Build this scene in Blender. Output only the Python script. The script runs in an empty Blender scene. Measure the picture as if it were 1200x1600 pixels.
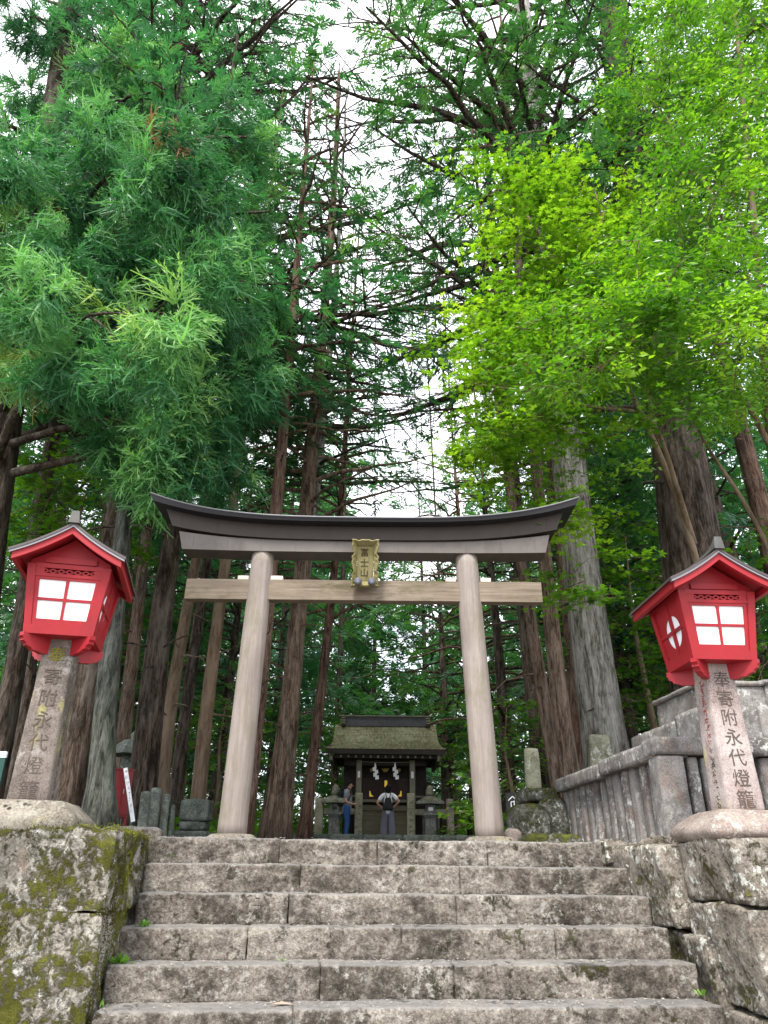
import bpy, bmesh, math, random
import numpy as np
from math import radians as R, sin, cos, pi
from mathutils import Vector, Matrix

random.seed(7)
RNG = np.random.default_rng(11)
SC = bpy.context.scene
COL = SC.collection

# ------------------------------------------------------------------ camera
F_PX, PITCH, ROLL = 1150.0, R(25.641), R(0.6)
CAM = np.array([0.0, 0.0, -0.2])
_X = np.array([1, 0, 0.0]); _U = np.array([0, -sin(PITCH), cos(PITCH)]); _F = np.array([0, cos(PITCH), sin(PITCH)])
CR = cos(ROLL) * _X + sin(ROLL) * _U
CU = -sin(ROLL) * _X + cos(ROLL) * _U
cam = bpy.data.cameras.new('camera')
cam.sensor_fit = 'VERTICAL'; cam.sensor_height = 36.0; cam.lens = 36.0 * F_PX / 1600.0
cam.clip_start = 0.05; cam.clip_end = 2000
camo = bpy.data.objects.new('camera', cam); COL.objects.link(camo)
camo.matrix_world = Matrix(((CR[0], CU[0], -_F[0], CAM[0]), (CR[1], CU[1], -_F[1], CAM[1]), (CR[2], CU[2], -_F[2], CAM[2]), (0, 0, 0, 1)))
SC.camera = camo

# ------------------------------------------------------------------ world, sun, exposure
SUN_EL, SUN_AZ = R(54), R(199)          # azimuth clockwise from +Y
world = bpy.data.worlds.new('World'); SC.world = world; world.use_nodes = True
wn = world.node_tree.nodes; wl = world.node_tree.links; wn.clear()
sky = wn.new('ShaderNodeTexSky'); sky.sky_type = 'NISHITA'; sky.sun_disc = False
sky.sun_elevation = SUN_EL; sky.sun_rotation = SUN_AZ
bg1 = wn.new('ShaderNodeBackground'); bg1.inputs['Strength'].default_value = 0.12
wl.new(sky.outputs[0], bg1.inputs['Color'])
bg2 = wn.new('ShaderNodeBackground'); bg2.inputs['Strength'].default_value = 1.0
tc = wn.new('ShaderNodeTexCoord')
cn = wn.new('ShaderNodeTexNoise'); cn.inputs['Scale'].default_value = 3.2; cn.inputs['Detail'].default_value = 5
wl.new(tc.outputs['Generated'], cn.inputs['Vector'])
cr = wn.new('ShaderNodeValToRGB')
cr.color_ramp.elements[0].position = .32; cr.color_ramp.elements[0].color = (.62, .68, .80, 1)
cr.color_ramp.elements[1].position = .62; cr.color_ramp.elements[1].color = (1.0, 1.0, 1.02, 1)
wl.new(cn.outputs['Fac'], cr.inputs['Fac']); wl.new(cr.outputs['Color'], bg2.inputs['Color'])
mx = wn.new('ShaderNodeMixShader'); mx.inputs[0].default_value = 0.9
wl.new(bg1.outputs[0], mx.inputs[1]); wl.new(bg2.outputs[0], mx.inputs[2])
wo = wn.new('ShaderNodeOutputWorld'); wl.new(mx.outputs[0], wo.inputs['Surface'])
sun = bpy.data.lights.new('sun', 'SUN'); sun.energy = 2.0; sun.angle = R(14); sun.color = (1.0, .965, .9)
suno = bpy.data.objects.new('sun', sun); COL.objects.link(suno)
_sd = Vector((sin(SUN_AZ) * cos(SUN_EL), cos(SUN_AZ) * cos(SUN_EL), sin(SUN_EL)))
suno.rotation_euler = _sd.to_track_quat('Z', 'Y').to_euler(); suno.location = (-8, -12, 30)
SC.view_settings.view_transform = 'Standard'; SC.view_settings.look = 'None'
SC.view_settings.gamma = 1.0; SC.view_settings.exposure = 1.58
SC.render.engine = 'CYCLES'
SC.cycles.max_bounces = 6; SC.cycles.diffuse_bounces = 4; SC.cycles.transmission_bounces = 4
SC.cycles.use_denoising = True

# ------------------------------------------------------------------ helpers
def ray(x, y): return CR * (x - 600) / F_PX + CU * (800 - y) / F_PX + _F
def at(x, y, Y):
    d = ray(x, y); return CAM + d * (Y / d[1])
def atz(x, y, z):
    d = ray(x, y); return CAM + d * ((z - CAM[2]) / d[2])
def lerp(a, b, t): return a + (b - a) * t

def _h(ix, iy, iz, seed):
    h = (ix * 374761393 + iy * 668265263 + iz * 2147483647 + seed * 144665) & 0xffffffff
    h = ((h ^ (h >> 13)) * 1274126177) & 0xffffffff
    return ((h ^ (h >> 16)) & 0xffff) / 32767.5 - 1.0
def vnoise(p, seed=0):
    p = np.asarray(p, float); i = np.floor(p).astype(np.int64); f = p - i; f = f * f * (3 - 2 * f)
    o = 0
    for dx in (0, 1):
        for dy in (0, 1):
            for dz in (0, 1):
                w = (f[..., 0] if dx else 1 - f[..., 0]) * (f[..., 1] if dy else 1 - f[..., 1]) * (f[..., 2] if dz else 1 - f[..., 2])
                o = o + w * _h(i[..., 0] + dx, i[..., 1] + dy, i[..., 2] + dz, seed)
    return o
def fbm(p, seed=0, oct=3):
    a, s, o = 1.0, 1.0, 0
    for k in range(oct):
        o = o + a * vnoise(np.asarray(p) * s, seed + k * 17); a *= .5; s *= 2.03
    return o

def setp(o, label=None, cat=None, group=None, kind=None):
    if label: o['label'] = label
    if cat: o['category'] = cat
    if group: o['group'] = group
    if kind: o['kind'] = kind
    return o
def thing(name, label, cat, loc=(0, 0, 0), rz=0.0, group=None, parent=None):
    o = bpy.data.objects.new(name, None); COL.objects.link(o); o.empty_display_size = .2
    o.location = loc; o.rotation_euler = (0, 0, rz)
    return setp(o, label, cat, group)

class MB:
    """collects vertices and faces of one mesh"""
    def __init__(s): s.V = []; s.F = []; s.T = []; s.n = 0
    def add(s, v, f, tint=0.0):
        v = np.asarray(v, float).reshape(-1, 3)
        if isinstance(f, np.ndarray): f = [f]
        else:
            by = {}
            for q in f: by.setdefault(len(q), []).append(q)
            f = [np.array(x, np.int64) for x in by.values()]
        for a in f:
            if len(a) == 0: continue
            s.F.append(a + s.n)
            s.T.append(np.broadcast_to(np.asarray(tint, float), (len(a),)).copy())
        s.V.append(v); s.n += len(v); return s
    def box(s, c, d, M=None, taper=None, tint=0.0):
        x, y, z = [q / 2 for q in d]
        v = np.array([(-x, -y, -z), (x, -y, -z), (x, y, -z), (-x, y, -z), (-x, -y, z), (x, -y, z), (x, y, z), (-x, y, z)], float)
        if taper is not None: v[4:, :2] *= taper
        if M is not None: v = v @ np.asarray(M).T
        return s.add(v + np.asarray(c), BOXF, tint)
    def span(s, a, b, tint=0.0):
        a = np.asarray(a, float); b = np.asarray(b, float); return s.box((a + b) / 2, np.abs(b - a), tint=tint)
    def hexa(s, p8): return s.add(p8, BOXF)
    def tube(s, P, r, n=8, cap=True, noise=None, tint=0.0):
        P = np.asarray(P, float); r = np.broadcast_to(np.asarray(r, float), (len(P),))
        t = np.gradient(P, axis=0); t /= np.linalg.norm(t, axis=1)[:, None] + 1e-9
        up = np.array([0, 0, 1.0]) if abs(t[0][2]) < .8 else np.array([0, 1.0, 0])
        a = np.cross(t, up); a /= np.linalg.norm(a, axis=1)[:, None] + 1e-9
        b = np.cross(t, a)
        th = np.arange(n) * 2 * pi / n
        rr = r[:, None] * np.ones(n)[None]
        if noise is not None: rr = rr * noise(np.arange(len(P)), th)
        v = P[:, None, :] + rr[..., None] * (np.cos(th)[None, :, None] * a[:, None] + np.sin(th)[None, :, None] * b[:, None])
        v = v.reshape(-1, 3)
        i = np.arange(len(P) - 1)[:, None] * n; j = np.arange(n)[None]; k = (j + 1) % n
        f = np.stack([(i + j), (i + n + j), (i + n + k), (i + k)], -1).reshape(-1, 4)
        s.add(v, f, tint)
        if cap:
            m = s.n - len(v)
            s.F.append(np.array([[m + q for q in range(n)]])); s.T.append(np.array([float(tint)]))
            e = m + (len(P) - 1) * n
            s.F.append(np.array([[e + q for q in range(n)][::-1]])); s.T.append(np.array([float(tint)]))
        return s
    def lathe(s, prof, n=20, c=(0, 0, 0), sq=None, rot=0.0):
        """profile (r, z); sq gives a many-sided section"""
        prof = np.asarray(prof, float); th = np.arange(n) * 2 * pi / n + rot
        v = np.stack([prof[:, 0][:, None] * np.cos(th), prof[:, 0][:, None] * np.sin(th), np.repeat(prof[:, 1][:, None], n, 1)], -1).reshape(-1, 3)
        i = np.arange(len(prof) - 1)[:, None] * n; j = np.arange(n)[None]; k = (j + 1) % n
        f = np.stack([i + j, i + k, i + n + k, i + n + j], -1).reshape(-1, 4)
        fs = [f, np.array([list(range(n))[::-1]]), np.array([[(len(prof) - 1) * n + q for q in range(n)]])]
        m = s.n; s.add(v + np.asarray(c), f)
        for q in fs[1:]: s.F.append(q + m); s.T.append(np.zeros(1))
        return s
    def prism(s, poly, t0, t1, M):
        """polygon (u,v) extruded along w from t0 to t1; M maps (u,v,w) to xyz"""
        n = len(poly); v = np.array([(u, w, t0) for u, w in poly] + [(u, w, t1) for u, w in poly], float)
        f = [list(range(n))[::-1], list(range(n, 2 * n))] + [[i, (i + 1) % n, n + (i + 1) % n, n + i] for i in range(n)]
        return s.add(M(v), f)
    def inst(s, tv, tf, Mats, pos, tint):
        N = len(pos); v = np.einsum('nij,vj->nvi', Mats, tv) + pos[:, None]
        nv = len(tv); f = (tf[None] + (np.arange(N) * nv)[:, None, None]).reshape(-1, tf.shape[1])
        return s.add(v.reshape(-1, 3), f, np.repeat(np.asarray(tint), len(tf)))
    def build(s, name, mat, parent=None, smooth=False, loc=None, tint=False, off=None):
        V = np.concatenate(s.V) if s.V else np.zeros((0, 3))
        if off is not None: V = V - np.asarray(off, float)
        me = bpy.data.meshes.new(name); me.vertices.add(len(V)); me.vertices.foreach_set('co', V.astype(np.float32).ravel())
        li = np.concatenate([f.ravel() for f in s.F]); tot = np.concatenate([np.full(len(f), f.shape[1]) for f in s.F])
        st = np.concatenate([[0], np.cumsum(tot)[:-1]])
        me.loops.add(len(li)); me.loops.foreach_set('vertex_index', li.astype(np.int32))
        me.polygons.add(len(tot)); me.polygons.foreach_set('loop_start', st.astype(np.int32)); 
        me.update(calc_edges=True)
        me.polygons.foreach_set('use_smooth', np.full(len(tot), bool(smooth)))
        if tint:
            a = me.attributes.new('tint', 'FLOAT', 'FACE'); a.data.foreach_set('value', np.concatenate(s.T).astype(np.float32))
        if isinstance(mat, (list, tuple)): [me.materials.append(m) for m in mat]
        elif mat: me.materials.append(mat)
        me.validate()
        o = bpy.data.objects.new(name, me); COL.objects.link(o)
        if parent: o.parent = parent
        if loc is not None: o.location = loc
        return o
BOXF = np.array([(0, 3, 2, 1), (4, 5, 6, 7), (0, 1, 5, 4), (1, 2, 6, 5), (2, 3, 7, 6), (3, 0, 4, 7)])

def rotz(a): return np.array([[cos(a), -sin(a), 0], [sin(a), cos(a), 0], [0, 0, 1]])
def roty(a): return np.array([[cos(a), 0, sin(a)], [0, 1, 0], [-sin(a), 0, cos(a)]])
def rotx(a): return np.array([[1, 0, 0], [0, cos(a), -sin(a)], [0, sin(a), cos(a)]])

def stone(mb, lo, hi, res=.05, rad=.02, amp=.008, freq=9.0, seed=0, big=.0, warp=None, M=None, front=0.0):
    """a hewn block: gridded box with rounded, worn edges and a displaced surface"""
    lo = np.asarray(lo, float); hi = np.asarray(hi, float); c = (lo + hi) / 2; h = (hi - lo) / 2
    n = np.maximum(2, np.ceil((hi - lo) / res)).astype(int)
    V = []; F = []; m = 0
    for ax in range(3):
        u, w = [(1, 2), (2, 0), (0, 1)][ax]
        for sg in (-1, 1):
            gu, gw = np.meshgrid(np.linspace(-1, 1, n[u] + 1), np.linspace(-1, 1, n[w] + 1), indexing='ij')
            p = np.zeros(gu.shape + (3,)); p[..., u] = gu * h[u]; p[..., w] = gw * h[w]; p[..., ax] = sg * h[ax]
            idx = np.arange(gu.size).reshape(gu.shape) + m
            q = np.stack([idx[:-1, :-1], idx[1:, :-1], idx[1:, 1:], idx[:-1, 1:]], -1).reshape(-1, 4)
            if sg < 0: q = q[:, ::-1]
            V.append(p.reshape(-1, 3)); F.append(q); m += gu.size
    V = np.concatenate(V); F = np.concatenate(F)
    key = np.round(V * 1e4).astype(np.int64); _, first, inv = np.unique(key, axis=0, return_index=True, return_inverse=True)
    V = V[first]; F = inv.reshape(-1)[F]
    rad = min(rad, h.min() * .95)
    inner = np.clip(V, -(h - rad), h - rad); d = V - inner; L = np.linalg.norm(d, axis=1)[:, None]
    V = inner + d / np.maximum(L, 1e-9) * rad * (L > 1e-9)
    nr = d / np.maximum(L, 1e-9)
    W = V + c
    dd = fbm(W * freq, seed, 3) * amp
    if big: dd = dd + fbm(W * freq * .22, seed + 5, 2) * big
    if front: dd = dd * .45 + np.abs(nr[:, 1]) ** 3 * np.abs(fbm(W * np.array([18, 18, 24.]), seed + 9, 2)) * front * (1 - np.clip((V[:, 2] - h[2] * .7) / (h[2] * .3), 0, 1))
    V = W + nr * dd[:, None]
    if warp is not None: V = warp(V)
    if M is not None: V = M(V)
    return mb.add(V, F)

# ------------------------------------------------------------------ materials
MATS = {}
def newmat(name):
    m = bpy.data.materials.new(name); m.use_nodes = True; n = m.node_tree.nodes; l = m.node_tree.links; n.clear()
    out = n.new('ShaderNodeOutputMaterial'); return m, n, l, out
def ramp(n, stops):
    r = n.new('ShaderNodeValToRGB'); e = r.color_ramp.elements
    while len(e) < len(stops): e.new(.5)
    for q, (p, c) in zip(e, stops): q.position = p; q.color = (*c, 1)
    return r
def noise(n, l, vec, scale, detail=5, rough=.6, dist=0.0):
    t = n.new('ShaderNodeTexNoise'); t.inputs['Scale'].default_value = scale; t.inputs['Detail'].default_value = detail
    t.inputs['Roughness'].default_value = rough; t.inputs['Distortion'].default_value = dist
    if vec is not None: l.new(vec, t.inputs['Vector'])
    return t.outputs['Fac']
def mapping(n, l, vec, scale=(1, 1, 1), loc=(0, 0, 0), rot=(0, 0, 0)):
    m = n.new('ShaderNodeMapping'); m.inputs['Scale'].default_value = scale; m.inputs['Location'].default_value = loc; m.inputs['Rotation'].default_value = rot
    l.new(vec, m.inputs['Vector']); return m.outputs['Vector']
def mixc(n, l, fac, a, b, mode='MIX'):
    m = n.new('ShaderNodeMix'); m.data_type = 'RGBA'; m.blend_type = mode
    for s, v in ((m.inputs[0], fac), (m.inputs[6], a), (m.inputs[7], b)):
        if hasattr(v, 'links'): l.new(v, s)
        elif isinstance(v, (int, float)): s.default_value = v
        else: s.default_value = (*v, 1)
    return m.outputs[2]
def step(n, l, v, a, b):
    m = n.new('ShaderNodeMapRange'); m.inputs[1].default_value = a; m.inputs[2].default_value = b
    l.new(v, m.inputs[0]); return m.outputs[0]
def mth(n, l, op, a, b=0.0):
    m = n.new('ShaderNodeMath'); m.operation = op
    for s, v in ((m.inputs[0], a), (m.inputs[1], b)):
        if hasattr(v, 'links'): l.new(v, s)
        else: s.default_value = v
    return m.outputs[0]
def bump(n, l, h, dist, strength=1.0, prev=None):
    b = n.new('ShaderNodeBump'); b.inputs['Distance'].default_value = dist; b.inputs['Strength'].default_value = strength
    l.new(h, b.inputs['Height'])
    if prev is not None: l.new(prev, b.inputs['Normal'])
    return b.outputs[0]
def princ(n, l, out, col, rough=.85, nrm=None, metal=0.0, spec=.3):
    p = n.new('ShaderNodeBsdfPrincipled')
    for k, v in (('Base Color', col), ('Roughness', rough), ('Metallic', metal), ('Specular IOR Level', spec)):
        if hasattr(v, 'links'): l.new(v, p.inputs[k])
        else: p.inputs[k].default_value = (*v, 1) if k == 'Base Color' else v
    if nrm is not None: l.new(nrm, p.inputs['Normal'])
    l.new(p.outputs[0], out.inputs['Surface']); return p
def coord(n, kind='Object'):
    t = n.new('ShaderNodeTexCoord'); oi = n.new('ShaderNodeObjectInfo'); nt = n.id_data if hasattr(n, 'id_data') else None
    a = n.new('ShaderNodeVectorMath'); a.operation = 'MULTIPLY_ADD'; a.inputs[1].default_value = (37.0, 23.0, 11.0)
    lk = nt.links; lk.new(oi.outputs['Random'], a.inputs[0]); lk.new(t.outputs[kind], a.inputs[2])
    return a.outputs[0]

def m_stone(name, base=(.27, .24, .21), dark=(.09, .08, .072), light=(.42, .39, .35), moss=0.0, mosscol=(.10, .11, .02), lichen=0.2,
            lichcol=(.62, .62, .58), fine=70.0, bumpd=.006, stain=.5, topmoss=0.0, rust=0.0, pit=0.0, yellow=0.0, tread=0.0):
    m, n, l, out = newmat(name); g = coord(n)
    oi = n.new('ShaderNodeObjectInfo')
    a = noise(n, l, g, 3.0, 6, .6); b = noise(n, l, g, fine, 5, .75); c = noise(n, l, g, 1.1, 4, .6); d = noise(n, l, g, 11, 6, .7)
    r1 = ramp(n, [(.36, dark), (.5, base), (.63, light)])
    l.new(mth(n, l, 'ADD', mth(n, l, 'MULTIPLY', b, .55), mth(n, l, 'MULTIPLY', a, .45)), r1.inputs[0])
    col = r1.outputs[0]
    col = mixc(n, l, mth(n, l, 'MULTIPLY', step(n, l, mth(n, l, 'ADD', mth(n, l, 'MULTIPLY', d, .45), mth(n, l, 'MULTIPLY', c, .55)), .49, .58), stain), col, dark)
    if rust: col = mixc(n, l, mth(n, l, 'MULTIPLY', step(n, l, noise(n, l, mapping(n, l, g, (1, 1, .35), (4, 2, 9)), 5, 6, .65), .55, .7), rust), col, (.24, .09, .035))
    if lichen:
        li = mth(n, l, 'MULTIPLY', step(n, l, noise(n, l, mapping(n, l, g, loc=(3, 1, 7)), 16, 7, .75), .535, .575), step(n, l, noise(n, l, mapping(n, l, g, loc=(8, 4, 1)), 2.2, 3), .42, .62))
        col = mixc(n, l, mth(n, l, 'MULTIPLY', li, lichen), col, lichcol)
    hgt = mth(n, l, 'ADD', mth(n, l, 'MULTIPLY', b, .5), d)
    if moss:
        mm = mth(n, l, 'ADD', mth(n, l, 'MULTIPLY', noise(n, l, mapping(n, l, g, loc=(1, 9, 2)), 2.6, 8, .68), .5), mth(n, l, 'MULTIPLY', noise(n, l, mapping(n, l, g, loc=(4, 2, 8)), 15, 8, .72, .5), .5))
        if topmoss:
            ge = n.new('ShaderNodeNewGeometry'); sx = n.new('ShaderNodeSeparateXYZ'); l.new(ge.outputs['Normal'], sx.inputs[0])
            mm = mth(n, l, 'ADD', mm, mth(n, l, 'MULTIPLY', sx.outputs['Z'], topmoss))
        mf = step(n, l, mm, .655 - .22 * moss, .71 - .22 * moss)
        mn = noise(n, l, g, 95, 4, .8)
        mr = ramp(n, [(.36, tuple(q * .4 for q in mosscol)), (.5, mosscol), (.62, tuple(min(1, q * 2.3) for q in mosscol))])
        l.new(mth(n, l, 'ADD', mth(n, l, 'MULTIPLY', mn, .35), mth(n, l, 'MULTIPLY', noise(n, l, mapping(n, l, g, loc=(6, 1, 3)), 3.5, 5, .7), .65)), mr.inputs[0])
        col = mixc(n, l, mf, col, mr.outputs[0])
        hgt = mth(n, l, 'ADD', hgt, mth(n, l, 'MULTIPLY', mf, mth(n, l, 'ADD', mth(n, l, 'MULTIPLY', mn, 1.2), .5)))
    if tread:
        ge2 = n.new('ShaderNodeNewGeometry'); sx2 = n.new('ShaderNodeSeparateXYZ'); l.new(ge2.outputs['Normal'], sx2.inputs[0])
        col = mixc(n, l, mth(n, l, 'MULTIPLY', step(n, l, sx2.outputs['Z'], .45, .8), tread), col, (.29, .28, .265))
    if yellow:
        col = mixc(n, l, mth(n, l, 'MULTIPLY', step(n, l, noise(n, l, mapping(n, l, g, (1, 1, .6), (2, 5, 3)), 4, 5, .7), .56, .66), yellow), col, (.42, .40, .10))
    if pit:
        vo = n.new('ShaderNodeTexVoronoi'); vo.inputs['Scale'].default_value = 16; l.new(g, vo.inputs['Vector'])
        pf = mth(n, l, 'MULTIPLY', step(n, l, vo.outputs['Distance'], .3, .2), step(n, l, noise(n, l, g, 5, 2), .5, .58))
        col = mixc(n, l, mth(n, l, 'MULTIPLY', pf, pit), col, (.04, .035, .03)); hgt = mth(n, l, 'SUBTRACT', hgt, mth(n, l, 'MULTIPLY', pf, 2.5))
    princ(n, l, out, col, .92, bump(n, l, hgt, bumpd, 1.0), spec=.15); return m

def m_bark(name, c1, c2, c3, lich=0.0, moss=0.0, furrow=1.0, scale=13.0):
    m, n, l, out = newmat(name); g = coord(n)
    v = mapping(n, l, g, (1, 1, .15))
    a = noise(n, l, v, scale, 6, .7, .6); b = noise(n, l, mapping(n, l, g, (1, 1, .22)), scale * 3.3, 5, .7); c = noise(n, l, g, .7, 4)
    h = mth(n, l, 'ADD', a, mth(n, l, 'MULTIPLY', b, .45))
    r = ramp(n, [(.60, c1), (.72, c2), (.86, c3)])
    l.new(mth(n, l, 'ADD', h, mth(n, l, 'MULTIPLY', mth(n, l, 'SUBTRACT', c, .5), .25)), r.inputs[0]); col = r.outputs[0]
    if lich:
        col = mixc(n, l, mth(n, l, 'MULTIPLY', step(n, l, noise(n, l, mapping(n, l, g, (1, 1, .3)), 3, 7, .7), .5, .66), lich), col, (.36, .37, .33))
    if moss:
        col = mixc(n, l, mth(n, l, 'MULTIPLY', step(n, l, noise(n, l, mapping(n, l, g, (1, 1, .3), (5, 5, 5)), 2.2, 6, .7), .5, .7), moss), col, (.07, .085, .04))
    princ(n, l, out, col, .93, bump(n, l, h, .035 * furrow, 1.0), spec=.1); return m

def m_leaf(name, cols, rough=.55, trans=.35, transmul=(1.3, 1.6, .5), spec=.3):
    """cols: ramp stops over the per-clump tint"""
    m, n, l, out = newmat(name)
    at_ = n.new('ShaderNodeAttribute'); at_.attribute_name = 'tint'
    r = ramp(n, cols); l.new(at_.outputs['Fac'], r.inputs[0])
    p = n.new('ShaderNodeBsdfPrincipled'); l.new(r.outputs[0], p.inputs['Base Color']); p.inputs['Roughness'].default_value = rough
    p.inputs['Specular IOR Level'].default_value = spec
    t = n.new('ShaderNodeBsdfTranslucent'); l.new(mixc(n, l, 1.0, r.outputs[0], transmul, 'MULTIPLY'), t.inputs['Color'])
    x = n.new('ShaderNodeMixShader'); x.inputs[0].default_value = trans
    l.new(p.outputs[0], x.inputs[1]); l.new(t.outputs[0], x.inputs[2]); l.new(x.outputs[0], out.inputs['Surface']); return m

def m_plain(name, col, rough=.6, metal=0.0, spec=.4, var=.15, scale=8.0, bumpd=0.0, grime=None):
    m, n, l, out = newmat(name); g = coord(n)
    a = noise(n, l, g, scale, 6, .65)
    c = mixc(n, l, a, tuple(q * (1 - var) for q in col), tuple(min(1, q * (1 + var)) for q in col))
    if grime: c = mixc(n, l, mth(n, l, 'MULTIPLY', step(n, l, noise(n, l, mapping(n, l, g, (1, 1, .4)), scale * .6, 7, .7), .52, .72), grime[0]), c, grime[1])
    princ(n, l, out, c, rough, bump(n, l, a, bumpd) if bumpd else None, metal, spec); return m

def m_wood(name, c1, c2, c3, axis=2, scale=26, moss=0.0, bumpd=.004, mosscol=(.13, .13, .05)):
    m, n, l, out = newmat(name); g = coord(n)
    sc = [1, 1, 1]; sc[axis] = .05
    a = noise(n, l, mapping(n, l, g, sc), scale, 6, .7, .3); b = noise(n, l, g, 1.6, 6, .65)
    r = ramp(n, [(.3, c1), (.52, c2), (.75, c3)]); l.new(mth(n, l, 'ADD', mth(n, l, 'MULTIPLY', a, .62), mth(n, l, 'MULTIPLY', b, .38)), r.inputs[0])
    col = r.outputs[0]
    if moss: col = mixc(n, l, mth(n, l, 'MULTIPLY', step(n, l, noise(n, l, mapping(n, l, g, [1 if q == 1 else .3 for q in sc], loc=(7, 3, 1)), 4.5, 8, .75), .5, .64), moss), col, mosscol)
    princ(n, l, out, col, .8, bump(n, l, a, bumpd), spec=.25); return m

M = {}
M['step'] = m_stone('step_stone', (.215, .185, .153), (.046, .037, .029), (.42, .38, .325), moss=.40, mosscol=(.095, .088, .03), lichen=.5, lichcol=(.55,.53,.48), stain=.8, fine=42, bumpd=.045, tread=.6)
M['wall_l'] = m_stone('mossy_wall_stone', (.29, .26, .215), (.06, .052, .04), (.46, .44, .40), moss=.80, mosscol=(.095, .095, .016), lichen=.6, topmoss=.06, fine=45, bumpd=.022, rust=.3, stain=.7)
M['wall_r'] = m_stone('lichen_wall_stone', (.20, .172, .14), (.055, .045, .036), (.36, .325, .28), moss=.55, mosscol=(.085, .08, .022), lichen=1.0, lichcol=(.60, .62, .56), fine=50, bumpd=.016, stain=.7)
M['post_l'] = m_stone('lantern_post_stone', (.155, .128, .11), (.05, .04, .034), (.25, .215, .185), lichen=.25, stain=.35, fine=90, bumpd=.003, yellow=.5)
M['post_r'] = m_stone('red_grey_post_stone', (.33, .27, .25), (.12, .085, .075), (.47, .42, .40), lichen=.3, stain=.3, fine=90, bumpd=.003, yellow=.45, rust=.75)
M['base'] = m_stone('pitted_base_stone', (.20, .175, .14), (.06, .05, .04), (.32, .29, .24), lichen=.2, stain=.2, fine=60, bumpd=.006, pit=1.0, yellow=.25)
M['base_r'] = m_stone('smooth_base_stone', (.26, .21, .18), (.11, .085, .072), (.40, .345, .305), lichen=.5, stain=.2, fine=60, bumpd=.004, moss=.05)
M['fence'] = m_stone('fence_stone', (.215, .20, .188), (.065, .058, .052), (.33, .315, .295), lichen=.95, lichcol=(.52, .52, .49), stain=.5, rust=.4, moss=.08, mosscol=(.12, .11, .03), fine=80, bumpd=.004)
M['grave'] = m_stone('green_grey_stone', (.13, .145, .125), (.035, .042, .036), (.25, .27, .24), lichen=.5, lichcol=(.36, .40, .34), stain=.5, moss=.2, mosscol=(.06, .075, .02), fine=50)
M['stele'] = m_stone('olive_stele_stone', (.22, .215, .15), (.08, .078, .05), (.34, .33, .25), lichen=.6, moss=.2, mosscol=(.10, .10, .03), fine=50)
M['rock'] = m_stone('mossy_rock', (.13, .125, .10), (.03, .03, .022), (.30, .29, .26), moss=.62, mosscol=(.085, .095, .018), lichen=.95, lichcol=(.55, .57, .52), topmoss=.1, fine=40, bumpd=.02)
M['gran'] = m_stone('pale_fence_post_stone', (.37, .36, .25), (.16, .155, .105), (.50, .48, .37), lichen=.3, stain=.4, yellow=.2, fine=60, bumpd=.004)
M['lant'] = m_stone('grey_lantern_stone', (.20, .20, .185), (.07, .07, .062), (.32, .32, .29), lichen=.4, stain=.4, moss=.2, mosscol=(.11, .115, .03), topmoss=.15, fine=60)
M['torii'] = m_wood('weathered_cedar_pillar', (.155, .125, .108), (.255, .215, .19), (.35, .31, .275), 2, 22, .7, mosscol=(.165, .15, .09))
M['nuki'] = m_wood('mossy_tie_beam_wood', (.085, .065, .045), (.19, .15, .11), (.30, .25, .195), 0, 26, .9, mosscol=(.085, .072, .035))
M['wedge'] = m_wood('new_pale_wood', (.5, .44, .36), (.6, .54, .46), (.68, .62, .55), 0, 30)
M['copper'] = m_plain('dark_copper_sheet', (.115, .098, .085), .45, .3, .5, .4, 3.0, 0, (.6, (.045, .034, .027)))
M['copper_d'] = m_plain('aged_copper_roof', (.022, .021, .024), .5, .2, .4, .3, 3.0)
M['copper_e'] = m_plain('bright_copper_rim', (.30, .30, .32), .35, .6, .5, .2, 5.0)
M['plaque'] = m_wood('mossy_plaque_wood', (.12, .10, .05), (.22, .19, .085), (.32, .28, .16), 2, 30, .7, mosscol=(.22, .205, .055))
M['ink'] = m_plain('carved_ink', (.05, .042, .022), .8, 0, .2)
M['ink2'] = m_plain('carved_shadowed_cut', (.095, .076, .063), .9, 0, .1)
M['inky'] = m_plain('mossy_carved_cut', (.21, .19, .02), .9, 0, .1)
M['inkr'] = m_plain('red_lettering_paint', (.30, .075, .06), .85, 0, .15, .4, 40)
M['red'] = m_plain('vermilion_paint', (.31, .012, .018), .5, 0, .35, .16, 7.0, .002, (.5, (.17, .012, .016)))
M['paper'] = m_plain('white_paper_pane', (.88, .89, .91), .6, 0, .3, .03, 3.0)
M['roofdk'] = m_plain('dark_lantern_roof_copper', (.075, .06, .058), .42, .3, .5, .25, 9.0)
M['rim'] = m_plain('pale_roof_rim', (.24, .23, .24), .4, .4, .5, .1, 5.0)
M['finial'] = m_plain('weathered_finial_copper', (.085, .078, .07), .5, .3, .5, .3, 14.0, 0, (.4, (.15, .19, .165)))
M['sh_wood'] = m_wood('dark_shrine_wood', (.02, .016, .014), (.04, .032, .027), (.075, .062, .052), 2, 30)
M['sh_plank'] = m_wood('weathered_plank_wood', (.10, .085, .055), (.17, .15, .10), (.25, .225, .165), 0, 24, .4, mosscol=(.16, .15, .06))
M['sh_post'] = m_wood('grey_shrine_post_wood', (.15, .135, .10), (.22, .20, .15), (.30, .275, .215), 2, 28)
M['shingle'] = None
M['gold'] = m_plain('gold_fitting', (.75, .53, .07), .35, .6, .5, .2, 20)
M['white'] = m_plain('white_paper', (.86, .87, .90), .7, 0, .2, .04)
M['redbox'] = m_plain('dark_red_cabinet_paint', (.16, .004, .008), .45, 0, .4, .2, 6.0, 0, (.4, (.07, .004, .006)))
M['dkmetal'] = m_plain('black_painted_metal', (.02, .02, .022), .5, 0, .4)
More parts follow.
